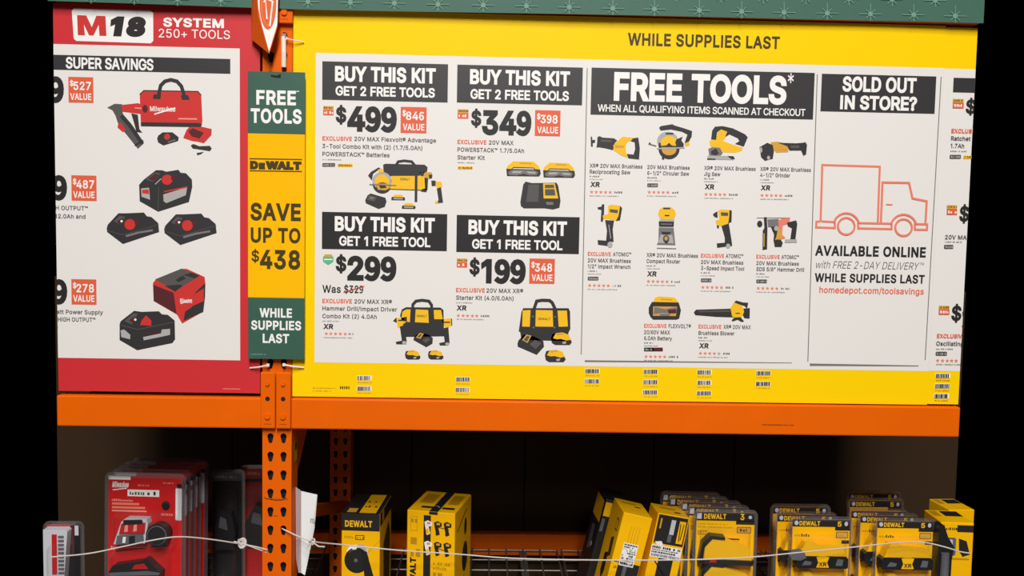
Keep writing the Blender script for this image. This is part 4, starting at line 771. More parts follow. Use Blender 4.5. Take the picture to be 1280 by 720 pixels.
picture(rs, 'battery_picture', zb, [(K, [(608, 165), (640, 130), (720, 68), (760, 68), (790, 78), (870, 65), (885, 85), (920, 88), (960, 130), (962, 180), (940, 280), (735, 345), (612, 275)]), (Mg, [(650, 130), (715, 82), (750, 90), (700, 145)]), (Mr, [(670, 125), (715, 90), (740, 100), (700, 140)]), ('c', Rd, 795, 132, 36, 34), ('c', Mr, 835, 120, 14, 18), ('l', 'ink_light', 6, [(715, 162), (755, 125)]), (Wt, [(622, 190), (675, 185), (682, 265), (625, 245)]), (Rd, [(628, 200), (672, 195), (675, 228), (630, 222)]), (Wt, [(770, 230), (930, 180), (920, 235), (790, 288), (772, 275)]), ('l', Rd, 9, [(775, 212), (930, 180)]), ('l', Mg, 4, [(740, 180), (735, 340)])])
for dx, dy in ((0, 0), (383, 7)):
    q = lambda pts: [(x+dx, y+dy) for x, y in pts]
    picture(rs, 'battery_picture', zb, [(K, q([(392, 455), (400, 430), (470, 355), (520, 355), (640, 350), (660, 375), (690, 380), (735, 420), (742, 480), (500, 560), (395, 480)])), (Mg, q([(440, 410), (480, 370), (515, 380), (490, 430)])), (Mr, q([(460, 410), (495, 385), (508, 395), (485, 430)])), ('c', Rd, 547+dx, 430+dy, 36, 36), ('c', Mr, 592+dx, 415+dy, 14, 20), ('c', 'ink_white', 492+dx, 408+dy, 8), ('l', G, 14, q([(520, 508), (600, 485), (700, 468)])), ('l', Mg, 4, q([(400, 470), (500, 500), (740, 430)]))])
zc = (60, 320, 1/5.333)
picture(rs, 'power_supply_picture', zc, [(Rd, [(700, 180), (720, 155), (890, 85), (925, 85), (1045, 140), (1050, 190), (1035, 370), (895, 450), (860, 390), (705, 300)]), (Mg, [(715, 155), (890, 84), (1015, 130), (850, 235)]), (K, [(780, 200), (870, 190), (900, 195), (850, 238)]), (K, [(850, 160), (900, 130), (920, 150), (870, 175)]), (K, [(905, 125), (960, 110), (1010, 130), (980, 150)]), (Mr, [(702, 190), (838, 245), (858, 385), (705, 298)]), (K, [(985, 240), (1050, 180), (1048, 270), (1036, 372), (905, 430), (915, 370), (960, 340)]), (Rd, [(985, 250), (1040, 215), (1040, 300), (960, 335)]), ('t', 'ink_white', 'Milwaukee', 882, 312, 962, 30), ('l', 'ink_white', 5, [(885, 318), (960, 290)])])
picture(rs, 'battery_picture', zc, [(K, [(478, 455), (485, 435), (575, 365), (625, 372), (740, 368), (760, 388), (800, 392), (845, 430), (848, 555), (830, 580), (595, 628), (478, 560)]), (Mg, [(510, 435), (570, 380), (600, 385), (560, 455)]), (Mr, [(540, 430), (575, 405), (595, 410), (570, 450)]), ('c', 'ink_white', 583, 424, 8), (Rd, [(615, 460), (625, 430), (655, 395), (690, 430), (690, 465)]), (Wt, [(485, 495), (510, 490), (550, 525), (548, 555), (490, 540)]), (Wt, [(635, 540), (755, 515), (760, 490), (815, 485), (815, 525), (770, 535), (640, 562)]), ('l', Mr, 10, [(645, 522), (740, 505)]), ('l', Mg, 5, [(485, 460), (600, 490), (845, 440)])])
child_fix(rs)

# ------------------------------------------------------------------ hanging strip sign on the post
HY = -.022
H = photo_plane(HY, .0004); S_keep = S
hs = tag(empty('hanging_sign', (P(345, 450, HY).x, HY, P(345, 450, HY).z)), 'narrow hanging strip of green, yellow and green panels on the orange post', 'sign')
def hp(name, fn):
    b = MB(); fn(b); o = b.build(name, hs); o.location = -Vector(hs.location); return o
hx0, hx1 = P(309.8, 270, HY).x, P(380.8, 270, HY).x
def slab(b, m, ya, yb):
    b.box(m, (hx0, HY, P(345, yb, HY).z), (hx1, HY+.003, P(345, ya, HY).z), bev=.001)
hp('green_panel', lambda b: slab(b, 'green_print', 89.5, 167.3))
hp('yellow_panel', lambda b: slab(b, 'strip_yellow', 167.3, 372.4))
hp('green_panel', lambda b: slab(b, 'green_print', 372.4, 449))
hp('lettering', lambda b: (H.text(b, 'ink_white', 'FREE', 320.5, 130.8, 370, 18.3, .045), H.text(b, 'ink_white', 'TOOLS', 313.5, 153.6, 377, 18.3, .045), H.micro(b, 'ink_white', 370.5, 373.5, 115, 1.6)))
hp('brand_mark', lambda b: (H.text(b, 'ink_brown', 'D', 312.5, 211.5, 323, 10.6, .115), H.text(b, 'ink_brown', 'E', 323.5, 211.6, 331.5, 8.3, .115), H.text(b, 'ink_brown', 'WALT', 331.8, 211.7, 377, 10.6, .115, tight=.92),
    H.line(b, 'ink_brown', 1.2, [(312, 198.3), (377.5, 199.4)], 2), H.line(b, 'ink_brown', 1.2, [(312, 213.4), (377.5, 214.4)], 2)))
hp('lettering', lambda b: (H.text(b, 'ink_brown', 'SAVE', 313, 275.2, 376, 21.8, .042), H.text(b, 'ink_brown', 'UP TO', 313.5, 303, 375.5, 18.8, .04), H.text(b, 'ink_brown', '$', 314.3, 328.5, 324, 17.5, .02, fullh=True), H.text(b, 'ink_brown', '438', 325, 336, 375.3, 24, .042)))
hp('lettering', lambda b: (H.text(b, 'ink_white', 'WHILE', 324.5, 396.6, 365, 11.6, .042), H.text(b, 'ink_white', 'SUPPLIES', 314, 412, 376.5, 11.6, .042), H.text(b, 'ink_white', 'LAST', 328.5, 428.6, 361.5, 11.6, .042), H.micro(b, 'snow_print', 313, 332, 443.5, 1.5)))
hp('punched_slot', lambda b: H.poly(b, 'hole_dark', [(338, 93.5), (346, 94.5), (351, 92.5), (351, 97.5), (345, 97), (339, 95.8)], 2))
# ------------------------------------------------------------------ bay marker
MY = -.05
M_ = photo_plane(MY, .0005)
bm_ = tag(empty('bay_marker', P(335, 66, MY)), 'orange pointed bay number marker with white shield, at the top of the post', 'sign')
def mp(name, fn):
    b = MB(); fn(b); o = b.build(name, bm_); o.location = -Vector(bm_.location); return o
def mplate(b):
    f = [P(*p, MY) for p in ((318.5, -40), (349, -40), (346.5, 34), (336.4, 67), (323, 20))]
    b.prism('marker_orange', f, Vector((0, .003, 0)))
    bk = [P(314, -40, MY+.03), P(314, 49, MY+.03), P(336.4, 67, MY), P(323, 20, MY), P(318.5, -40, MY)]
    b.prism('marker_orange', bk, Vector((0, .003, 0)))
mp('folded_plate', mplate)
mp('shield', lambda b: M_.poly(b, 'ink_white', [(319.5, -40), (348, -40), (346.8, 30), (336.4, 64.5), (327.5, 32), (323, 10)], 1))
def mnum(b):
    M_.circ(b, 'marker_orange', 335, 4, 10.5, 33, 2); M_.circ(b, 'ink_pink', 335, 4, 8, 28.5, 3); M_.circ(b, 'marker_orange', 335, 4, 7.6, 27.5, 3.5)
    c, s_ = math.cos(math.radians(-8)), math.sin(math.radians(-8))
    M_.line(b, 'ink_white', 1.8, [(330, 3), (332, -1), (334, 24)], 4)
    M_.line(b, 'ink_white', 1.8, [(334.5, -1), (341, 2), (337.5, 33)], 4)
mp('bay_number', mnum)
# ------------------------------------------------------------------ green banner with snowflakes
GY = -.024
Gp = photo_plane(GY, .0006)
gb = tag(empty('banner', (.08, GY, P(640, 18, GY).z)), 'long green banner with pale snowflakes running along the upper beam', 'banner')
def gban(b):
    xs = [XL+(XR-XL)*k/40 for k in range(41)]; top = P(640, -45, GY).z
    def zb(x): # lower hem, sagging a little to the right
        t = (x-XL)/(XR-XL); pts = [(0, P(70, 1.5, GY).z), (.26, P(370, 11.5, GY).z), (.62, P(800, 19.5, GY).z), (.9, P(1100, 25.5, GY).z), (1.0, P(1208, 28.5, GY).z)]
        for (a, za_), (c, zc_) in zip(pts, pts[1:]):
            if t <= c+1e-6: return za_+(zc_-za_)*(t-a)/(c-a)
        return pts[-1][1]
    vs = []; fs = []
    for x in xs:
        yy = GY-.003*math.sin(x*5); vs += [(x, yy, zb(x)), (x, yy, top), (x, yy+.002, top), (x, yy+.002, zb(x))]
    for i in range(40):
        a, c = 4*i, 4*i+4; fs += [(a, c, c+1, a+1), (a+2, c+2, c+3, a+3), (a+3, c+3, c, a), (a+1, c+1, c+2, a+2)]
    fs += [(0, 1, 2, 3), (160, 163, 162, 161)]
    b.faces('green_cloth', vs, fs)
b = MB(); gban(b); o = b.build('cloth', gb); o.location = -Vector(gb.location)
flakes = [(385, 2), (438, 3), (493, 4), (547.5, 5.5), (604, 6.5), (658, 7.5), (711.5, 9), (766, 10.5), (818, 11.5), (874, 13), (927, 14.5), (980, 15.5), (1034, 16.5), (1088, 17.5), (1142, 18.5), (1194, 20), (330, 1), (276, 0), (222, -1), (168, -2.5), (114, -4)]
flakes += [(x+27, y-18) for x, y in flakes if 560 < x < 1180]
for (x, y) in flakes:
    b = MB(); p0 = P(x, y, GY); dy = -.003*math.sin(p0.x*5)
    Gq = photo_plane(GY+dy-.0015, .0006)
    for k in range(8):
        a = math.radians(45*k); r = 14 if k % 4 == 0 else (8.5 if k == 2 else (13 if k == 6 else 8))
        Gq.line(b, 'snow_print', .9, [(x+3*math.cos(a), y+3*math.sin(a)), (x+r*math.cos(a), y+r*math.sin(a)+.016*r*math.cos(a))], 1)
    Gq.circ(b, 'snow_print', x, y, 3.2, l=1, n=8)
    o = b.build('snowflake', gb, clip=[(XR, 1), (XL, -1)]); o.location = -Vector(gb.location)

# ------------------------------------------------------------------ ties, cords, tags
def tie(name, pts, r, label, m='tie_white', head=True):
    b = MB(); pts = [Vector(p) for p in pts]; b.tube(m, pts, r, 8)
    if head: b.box(m, pts[-1]-Vector((.004, .003, .004)), pts[-1]+Vector((.004, .003, .004)), bev=.001)
    return tag(b.build(name), label, 'cable tie', 'cable ties on the signs')
tie('cable_tie', [P(312.5, 460, -.004), P(323, 459, -.012), P(335, 456.5, -.014)], .0022, 'white cable tie at the lower right corner of the red sign')
tie('cable_tie', [P(380, 459.5, -.004), P(366, 458, -.012), P(355, 456, -.014)], .0022, 'white cable tie at the lower left corner of the yellow sign')
tie('cable_tie', [P(380, 52.5, -.004), P(366, 50, -.014), P(357, 48, -.012)], .0018, 'thin cable tie through the upper left corner of the yellow sign')
b = MB(); b.tube('tie_white', [P(354.5, 46, -.012), P(354.7, 65, -.014), P(354.7, 84, -.012)], .0065, 12)
b.box('steel', P(355, 45, -.012)-Vector((.006, .005, .006)), P(355, 45, -.012)+Vector((.006, .005, .006)), bev=.001)
tag(b.build('plastic_sleeve'), 'short white plastic sleeve standing against the post below the green banner', 'sleeve')
def cord(pts, label, r=.0020):
    out = []; p = [P(*q) for q in pts]
    for i in range(len(p)-1):
        p0, p1, p2, p3 = p[max(0, i-1)], p[i], p[i+1], p[min(len(p)-1, i+2)]
        for k in range(6):
            t = k/6; out.append(.5*((2*p1)+(p2-p0)*t+(2*p0-5*p1+4*p2-p3)*t*t+(3*p1-p0-3*p2+p3)*t**3))
    out.append(p[-1]); b = MB(); b.tube('cord_white', out, r, 8)
    return b
b = cord([(62, 696.5, .06), (110, 692, .06), (150, 684, .1), (195, 674.5, .13), (225, 671, .14), (262, 674, .1), (304, 680.5, .03), (322, 684, .008), (334, 687.5, -.006)], '')
r = tag(empty('cord', P(304, 680.5, .03)), 'white cord across the left shelf, looped over the red pack and knotted by the post', 'cord', 'cords across the shelf fronts')
o = b.build('line', r); o.location = -Vector(r.location)
b = MB(); c0 = P(303, 679, .025)
for k in range(3):
    b.tube('cord_white', [c0+Vector((.009*math.cos(t+k), .007*math.sin(t+2*k), .011*math.sin(t))) for t in [i*math.pi/5 for i in range(11)]], .003, 6)
b.tube('cord_white', [c0, P(292, 677, .02)], .002, 6); b.tube('cord_white', [c0, P(334, 690.5, .0)], .0022, 6)
o = b.build('knot', r); o.location = -Vector(r.location)
b = cord([(352, 660.5, .01), (357, 663, -.006), (372, 670, -.01), (392, 677, -.01), (430, 681, .06), (500, 688, .09), (570, 692.5, .12), (640, 697.8, .1), (740, 700, .08), (850, 699.8, .08), (930, 697, .08), (1000, 690.5, .1), (1075, 683, .12), (1130, 677.5, .14), (1158, 678.5, .14), (1182, 684, .12), (1200, 689.5, .12), (1212, 691.5, .12)], '')
r = tag(empty('cord', P(640, 698, .1)), 'white cord across the right shelf, tied to the post and passing yellow cartons', 'cord', 'cords across the shelf fronts')
o = b.build('line', r); o.location = -Vector(r.location)
b = MB(); c0 = P(390, 677, -.012)
b.tube('cord_white', [c0+Vector((.007*math.cos(t), .006*math.sin(2*t), .007*math.sin(t))) for t in [i*math.pi/5 for i in range(11)]], .0026, 6)
b.tube('cord_white', [c0, P(384, 684, -.012)], .002, 6); b.tube('cord_white', [c0, P(398, 683, -.014), P(406, 683.5, -.014)], .002, 6)
o = b.build('knot', r); o.location = -Vector(r.location)
# white paper sleeve hanging beside the post
ps = tag(empty('paper_tag', P(378, 612, .03)), 'folded white paper tag hanging at the right side of the orange post', 'tag')
def sheet(pts, m, name):
    b = MB(); f = [P(*p) for p in pts]; b.prism(m, f, Vector((0.0004, .0012, 0))); o = b.build(name, ps); o.location = -Vector(ps.location)
sheet([(369.5, 609, .045), (376.5, 614, .02), (376.5, 716, .02), (373, 716, .03), (370, 698, .045)], 'sticker_grey', 'back_flap')
sheet([(376.5, 614, .02), (396.5, 618.5, .035), (393, 660, .035), (387, 690, .03), (381, 719, .022), (376.5, 716, .02)], 'paper_white', 'front_flap')
b = MB(); Q = Plane(lambda x, y: P(x, y, .03), (0, -1, 0), Vector((1, 0, 0)), Vector((0, 0, 1)), .002)
Q.micro(b, 'ink_light', 388, 393, 652, 2.5); Q.micro(b, 'ink_grey', 388.5, 393, 649, 1.5); o = b.build('print', ps); o.location = -Vector(ps.location)

# ------------------------------------------------------------------ cartons
def carton(name, w, d, h, label, cat, loc, rot, group, faces, body='carton_yellow'):
    """faces: functions drawing on front / right / left / top planes in units of 1/100 of the face width, y down"""
    r = tag(empty(name, loc, rot), label, cat, group)
    b = MB(); b.box(body, (-w/2, 0, 0), (w/2, d, h), bev=.0025); b.build('box', r)
    u = w/100; v = d/100
    pl = {'front': Plane(lambda x, y: Vector((-w/2+x*u, 0, h-y*u)), (0, -1, 0), eps=.0003),
          'top': Plane(lambda x, y: Vector((-w/2+x*u, d-y*u, h)), (0, 0, 1), eps=.0003),
          'right': Plane(lambda x, y: Vector((w/2, x*v, h-y*v)), (1, 0, 0), eps=.0003),
          'left': Plane(lambda x, y: Vector((-w/2, d-x*v, h-y*v)), (-1, 0, 0), eps=.0003)}
    for k, nm, fn in faces:
        b = MB(); fn(b, pl[k]); b.build(nm, r)
    return r
CB, CY = 'carton_black', 'carton_yellow'
g_cart = 'yellow and black cartons on the right shelf'
# grinder carton
def d_front(b, p):
    p.rect(b, CB, 0.5, .5, 99.5, 46, 1); p.text(b, 'ink_yellow', 'D\u1d07WALT' if False else 'DEWALT', 9, 36, 80, 17, .05, 2)
def d_front2(b, p):
    p.micro(b, 'ink_olive', 8, 30, 66, 6, 1); p.rrect(b, 'ink_brown', 36, 57, 60, 70, 2, 1); p.rrect(b, CY, 38, 59, 58, 68, 1.5, 2); p.micro(b, 'ink_brown', 40, 57, 66, 4, 3)
    p.line(b, 'ink_olive', 1.2, [(62, 110), (99, 70)], 1)
def d_tool(b, p):
    p.pic(b, (0, 0, 1), [('ink_white', [(22, 84), (60, 82), (70, 100), (64, 118), (20, 120), (14, 100)]), (Wt, [(40, 82), (60, 82), (72, 108), (58, 108)]), ('c', 'plastic_black', 40, 124, 32, 34), ('c', 'carton_black', 38, 124, 26, 28), ('c', 'plastic_grey', 38, 124, 5), ('plastic_black', [(52, 98), (66, 100), (92, 190), (92, 245), (62, 245), (60, 160)]), ('c', 'ink_white', 34, 92, 6, 5), ('l', 'plastic_grey', 2, [(20, 104), (26, 98), (40, 95)])], 1)
def d_side(b, p):
    p.rect(b, CB, .5, .5, 99.5, 22, 1); p.rect(b, 'ink_gold', 18, 2, 34, 20, 2); p.poly(b, 'ink_brown', [(30, 60), (75, 35), (90, 60), (85, 160), (50, 180), (35, 140)], 1); p.rect(b, 'ink_olive', 10, 120, 34, 190, 1)
def d_top(b, p):
    p.rect(b, CB, .5, .5, 99.5, 160, 1); p.poly(b, CY, [(45, 1), (88, 1), (88, 155), (45, 155)], 2); p.poly(b, 'ink_gold', [(12, 120), (36, 120), (36, 152), (12, 152)], 2); p.micro(b, 'ink_brown', 50, 84, 70, 12, 3); p.micro(b, 'ink_brown', 50, 84, 110, 12, 3)
D0 = P(427, 641, .25)
dw, dd = .117, .186
cD = onz(427, 641, D0.z); cDr = onz(475, 640, D0.z)
def corner_loc(pL, ang, w, zbase):
    return (pL.x+math.cos(ang)*w/2, pL.y+math.sin(ang)*w/2, zbase)
ang = math.radians(-4)
carton('tool_carton', dw, dd, D0.z-DECK-.0045, 'yellow carton with black top band and a grinder pictured, nearest the orange post', 'carton', corner_loc(cD, ang, dw, DECK+.0045), (0, 0, ang), g_cart,
       [('front', 'heading_band', d_front), ('front', 'small_print', d_front2), ('front', 'tool_picture', d_tool), ('right', 'side_print', d_side), ('top', 'top_print', d_top)])
# combo kit carton standing on end
def e_front(b, p):
    p.rect(b, CB, 35, 8, 50, 255, 1); p.rect(b, CY, 40, 150, 46, 152, 1)
    p.rrect(b, 'ink_olive', 7, 12, 22, 42, 1, 1); p.rrect(b, CY, 8, 13, 21, 41, 1, 2); p.micro(b, 'ink_olive', 9, 20, 25, 8, 3); p.micro(b, 'ink_olive', 8, 21, 70, 20, 1); p.micro(b, 'ink_olive', 8, 21, 95, 16, 1)
    p.micro(b, 'ink_olive', 56, 92, 108, 6, 1); p.micro(b, 'ink_olive', 56, 88, 118, 6, 1); p.micro(b, 'ink_olive', 56, 70, 140, 16, 1)
def e_pics(b, p):
    for y in (18, 60):
        for (x, k) in ((42, 0), (62, 1), (82, 1)):
            p.pic(b, (x, y, .9), [(CB if k else 'ink_white', [(-6, 4), (2, 0), (12, 4), (12, 12), (4, 14), (8, 30), (0, 34), (-4, 16)]), ('carton_black' if k else CY, [(-2, 20), (4, 18), (6, 30), (-2, 32)]), ('ink_gold', [(0, 4), (8, 4), (8, 9), (0, 9)])], 2)
    p.line(b, 'ink_brown', 1.5, [(60, 30), (88, 34)], 2); p.line(b, 'ink_brown', 1.5, [(60, 72), (88, 80)], 2)
def e_side(b, p):
    p.line(b, 'ink_brown', 3, [(14, 34), (70, 14)], 1); p.circ(b, CB, 62, 88, 17, 24, 1); p.circ(b, 'carton_black', 64, 40, 8, 14, 1); p.poly(b, 'ink_brown', [(10, 150), (20, 125), (60, 165), (40, 195), (10, 190)], 1); p.line(b, 'ink_olive', 2, [(12, 150), (80, 100)], 1)
def e_top(b, p):
    p.rect(b, CB, 46, .5, 64, 131, 1); p.poly(b, 'ink_olive', [(10, 20), (38, 20), (38, 80), (10, 80)], 1); p.poly(b, CB, [(22, 100), (46, 100), (46, 112), (22, 112)], 1); p.poly(b, CB, [(66, 100), (92, 100), (92, 112), (66, 112)], 1); p.poly(b, 'ink_olive', [(70, 20), (92, 20), (92, 80), (70, 80)], 1); p.line(b, 'sticker_grey', 1.5, [(20, 92), (54, 96), (60, 104)], 2)
def e_tape(b, p):
    p.poly(b, CB, [(46, 0), (64, 0), (64, 6), (46, 6)], 1)
class Rot(Plane):
    pass
def e_brand(b, p):
    q = Plane(lambda x, y: p.f(6+y, 172-x), p.n, eps=.0003)   # lettering runs upwards
    q.text(b, CB, 'DEWALT', 0, 14, 75, 13, .07, 2)
E0 = P(509, 637, .25); ew, ed = .150, .198; ang = math.radians(-13)
cE = onz(509, 637, E0.z)
carton('tool_carton', ew, ed, E0.z-DECK-.0045, 'large yellow kit carton with black stripe and pictured drills, right of the grinder carton', 'carton', corner_loc(cE, ang, ew, DECK+.0045), (0, 0, ang), g_cart,
       [('front', 'front_print', e_front), ('front', 'tool_picture', e_pics), ('front', 'tape_end', e_tape), ('front', 'brand_lettering', e_brand), ('right', 'side_print', e_side), ('top', 'top_print', e_top)])
# leaning cartons
def sticker(p, b, x0, y0, x1, y1):
    p.rect(b, 'paper_white', x0, y0, x1, y1, 3); rnd = random.Random(int(x0+y1))
    y = y0+3
    while y < y1-12:
        hh = rnd.choice((3, 5, 7)); x = x0+3
        while x < x1-6:
            wd = rnd.uniform(2, 7)
            if rnd.random() < .75: p.poly(b, 'ink_dark', [(x, y), (min(x+wd, x1-3), y), (min(x+wd, x1-3), y+hh), (x, y+hh)], 4)
            x += wd+1.5
        y += hh+3
    x = x0+4
    while x < x1-4:
        wd = rnd.choice((1, 1.6, 2.4)); p.poly(b, 'ink_black', [(x, y1-11), (x+wd, y1-11), (x+wd, y1-3), (x, y1-3)], 4); x += wd+rnd.choice((1, 1.6))
def f2_front(b, p):
    for x in (36, 46, 56, 66): p.rect(b, 'ink_olive', x, 40, x+1.6, 120, 1)
    p.rect(b, CB, 8, 165, 98, 290, 1); p.rect(b, CY, 8, 168, 24, 260, 2); p.text(b, CB, 'XR', 10, 190, 22, 9, .03, 3); p.rect(b, 'plastic_grey', 44, 170, 56, 250, 2)
def f2_stk(b, p): sticker(p, b, 26, 98, 76, 176)
def f2_left(b, p):
    p.rrect(b, CB, 62, 22, 82, 48, 3, 1); p.rrect(b, CY, 65, 25, 79, 45, 2, 2); p.poly(b, 'ink_brown', [(55, 70), (75, 60), (80, 100), (60, 110)], 1); p.poly(b, CB, [(35, 110), (60, 100), (64, 140), (50, 165), (35, 150)], 1); p.poly(b, CB, [(40, 190), (70, 180), (80, 230), (50, 240)], 1)
def f3_front(b, p):
    p.rect(b, CB, 4, 3, 96, 92, 1); p.rect(b, CY, 72, 14, 92, 84, 2); p.line(b, 'ink_brown', 3, [(76, 22), (80, 78)], 3); p.line(b, 'ink_brown', 3, [(86, 22), (84, 72)], 3)
    p.rect(b, 'sticker_grey', 46, 14, 60, 60, 2); p.rect(b, 'ink_gold', 12, 14, 17, 46, 2); p.rect(b, 'plastic_grey', 44, 62, 56, 84, 2); p.poly(b, 'ink_white', [(8, 88), (28, 84), (36, 96), (20, 100)], 3)
    p.rect(b, CB, 30, 132, 76, 220, 1); p.line(b, CB, 4, [(20, 148), (60, 190)], 1)
def f3_stk(b, p): sticker(p, b, 0.5, 98, 96, 136)
def f_top(b, p): p.poly(b, 'ink_olive', [(20, 30), (70, 30), (70, 44), (20, 44)], 1); p.poly(b, 'ink_brown', [(60, 60), (80, 60), (80, 72), (60, 72)], 1)
def lean(name, tl, Y, w, d, hh, roll, yaw, label, faces, body='carton_yellow', base=None):
    """carton leaning sideways; tl is where its front upper left corner stands"""
    R_ = Matrix.Rotation(yaw, 4, 'Z') @ Matrix.Rotation(roll, 4, 'Y')
    loc = P(*tl, Y)-(R_ @ Vector((-w/2, 0, hh)))
    lowest = min((loc+R_ @ Vector((sx*w/2, sy*d, 0))).z for sx in (-1, 1) for sy in (0, 1))
    # shorten or lengthen the carton so that its lower edge rests on the deck
    hh += (lowest-DECK-.0045)/math.cos(roll)
    loc = P(*tl, Y)-(R_ @ Vector((-w/2, 0, hh)))
    return carton(name, w, d, hh, label, 'carton', loc, R_.to_euler(), g_cart, faces, body)
lean('tool_carton', (780, 640.5), .20, .090, .145, .36, math.radians(13), math.radians(3), 'leaning yellow carton with a white price sticker, front left of the leaning cartons', [('front', 'front_print', f2_front), ('front', 'price_sticker', f2_stk), ('left', 'side_print', f2_left), ('top', 'top_print', f_top)])
lean('tool_carton', (823, 641), .24, .100, .10, .36, math.radians(10.5), math.radians(3), 'leaning carton with black upper front and wide white sticker, right of the other leaning cartons', [('front', 'front_print', f3_front), ('front', 'price_sticker', f3_stk), ('top', 'top_print', f_top)])
def f1_front(b, p): p.rect(b, CY, 2, 10, 30, 62, 1); p.rect(b, 'plastic_grey', 3, 72, 14, 120, 1)
def f1_left(b, p): p.rect(b, CY, 10, 8, 88, 60, 1); p.poly(b, 'plastic_grey', [(30, 80), (60, 76), (62, 130), (34, 140)], 1); p.circ(b, 'sticker_grey', 66, 118, 6, 6, 2)
lean('tool_carton', (758, 624), .385, .088, .14, .36, math.radians(13), math.radians(3), 'leaning black carton with a yellow upper corner, behind the stickered leaning cartons', [('front', 'front_print', f1_front), ('left', 'side_print', f1_left)], 'carton_black')

# ------------------------------------------------------------------ blister packs
def rr(x0, z0, x1, z1, r, n=4):
    pts = []
    for cx, cz, a0 in ((x1-r, z0+r, -90), (x1-r, z1-r, 0), (x0+r, z1-r, 90), (x0+r, z0+r, 180)):
        for k in range(n+1):
            a = math.radians(a0+90*k/n); pts.append((cx+r*math.cos(a), cz+r*math.sin(a)))
    return pts
def pr(b, m, pts, y0, y1): b.prism(m, [Vector((x, y0, z)) for x, z in pts], Vector((0, y1-y0, 0)))
def bulge(b, m, outer, inner, y0, y1):
    """open blister: wall from outline outer at y0 to inner at y1, closed by a front face"""
    n = len(outer)
    b.faces(m, [(x, y0, z) for x, z in outer]+[(x, y1, z) for x, z in inner], [(i, (i+1) % n, n+(i+1) % n, n+i) for i in range(n)]+[tuple(range(n, 2*n))])
def shell(r, w, h, dep, edge=.009, bul=None):
    b = MB(); o_ = rr(-w/2-edge, 0, w/2+edge, h+edge, .018); i_ = rr(-w/2+.002, .004, w/2-.002, h-.004, .012)
    n = len(o_)
    for y in (-.001, .0035):   # the welded rim around the card
        b.faces('clear_edge', [(x, y, z) for x, z in o_]+[(x, y, z) for x, z in i_], [(i, (i+1) % n, n+(i+1) % n, n+i) for i in range(n)])
    b.faces('clear_edge', [(x, -.001, z) for x, z in o_]+[(x, .0035, z) for x, z in o_], [(i, (i+1) % n, n+(i+1) % n, n+i) for i in range(n)])
    b.build('sealed_rim', r)
    b = MB()
    for (x0, z0, x1, z1, dp) in bul or [(-w/2+.012, .02, w/2-.012, h-.045, dep)]:
        bulge(b, 'clear_plastic', rr(x0, z0, x1, z1, .015), rr(x0+.01, z0+.01, x1-.01, z1-.01, .012), -.001, -dp)
    b.build('clear_blister', r)
def battery(b, x, z, s, y=-.004, yel='plastic_yellow', blk='plastic_black'):
    """slide battery seen from the side, s = its length"""
    f = lambda pts: [(x+px_*s, z+pz*s) for px_, pz in pts]
    pr(b, blk, f([(-.5, 0), (.5, 0), (.52, .03), (.52, .20), (.47, .25), (.1, .25), (0, .22), (-.1, .25), (-.47, .25), (-.53, .2), (-.53, .03)]), y, y-.03*s/.13)
    pr(b, yel, f([(-.48, .24), (.48, .24), (.44, .36), (.36, .44), (.05, .47), (-.12, .48), (-.2, .53), (-.36, .52), (-.42, .40)]), y, y-.028*s/.13)
    yf = y-.0305*s/.13
    b.face(yel, [Vector((px_, yf, pz)) for px_, pz in f([(-.13, .02), (.13, .02), (.09, .12), (.13, .24), (-.13, .24), (-.09, .12)])])
    b.face('plastic_grey', [Vector((px_, yf, pz)) for px_, pz in f([(.26, .06), (.40, .06), (.42, .19), (.30, .2)])])
    b.face('plastic_grey', [Vector((px_, yf, pz)) for px_, pz in f([(-.42, .06), (-.24, .07), (-.22, .13), (-.36, .16)])])
    pl = Plane(lambda u, v: Vector((u, yf, v)), (0, -1, 0), Vector((1, 0, 0)), Vector((0, 0, 1)))
    p0 = f([(-.08, .05), (.08, .05)])
    pl.text(b, blk, 'XR', p0[0][0], p0[0][1], p0[1][0], .08*s, .04, 1.5)
def card(r, w, h, m, prints):
    b = MB(); b.box(m, (-w/2, 0, .003), (w/2, .0022, h)); c = b.build('card', r)
    u = w/100; p = Plane(lambda x, y: Vector((-w/2+x*u, 0, h-y*u)), (0, -1, 0), eps=.0003)
    for nm, fn in prints:
        b = MB(); fn(b, p); b.build(nm, c if nm == 'small_print' else r)
def sit(tl, Y, w, h=None):
    """base of a pack whose card's upper left corner is seen at tl; height found from the deck"""
    q = P(*tl, Y); return Vector((q.x+w/2, q.y, DECK+.004)), q.z-DECK-.004

def three_card(b, p):
    p.rect(b, CB, 0, 0, 100, 15, 1); p.rect(b, CB, 68, 14, 100, 21, 1); p.text(b, 'ink_yellow', 'DEWALT', 13, 12, 51, 9, .05, 2); p.text(b, 'ink_yellow', '3', 75, 13, 82, 11, .04, 2); p.circ(b, 'sticker_grey', 92, 8, 3, 3, 2); p.rect(b, 'sticker_grey', 1, 2, 9, 12, 2)
def three_small(b, p):
    p.micro(b, 'ink_olive', 3, 55, 22, 2.5, 1); p.micro(b, 'ink_olive', 3, 62, 27, 2.5, 1); p.rrect(b, 'ink_olive', 3, 32, 20, 40, 1, 1); p.micro(b, CY, 5, 18, 38, 4, 2); p.rrect(b, 'ink_brown', 70, 25, 94, 36, 1, 1); p.rrect(b, 'ink_gold', 71, 26, 93, 35, 1, 2); p.micro(b, 'ink_brown', 75, 90, 33, 5, 3)
    p.line(b, 'ink_brown', 2.5, [(40, 46), (75, 47)], 1)
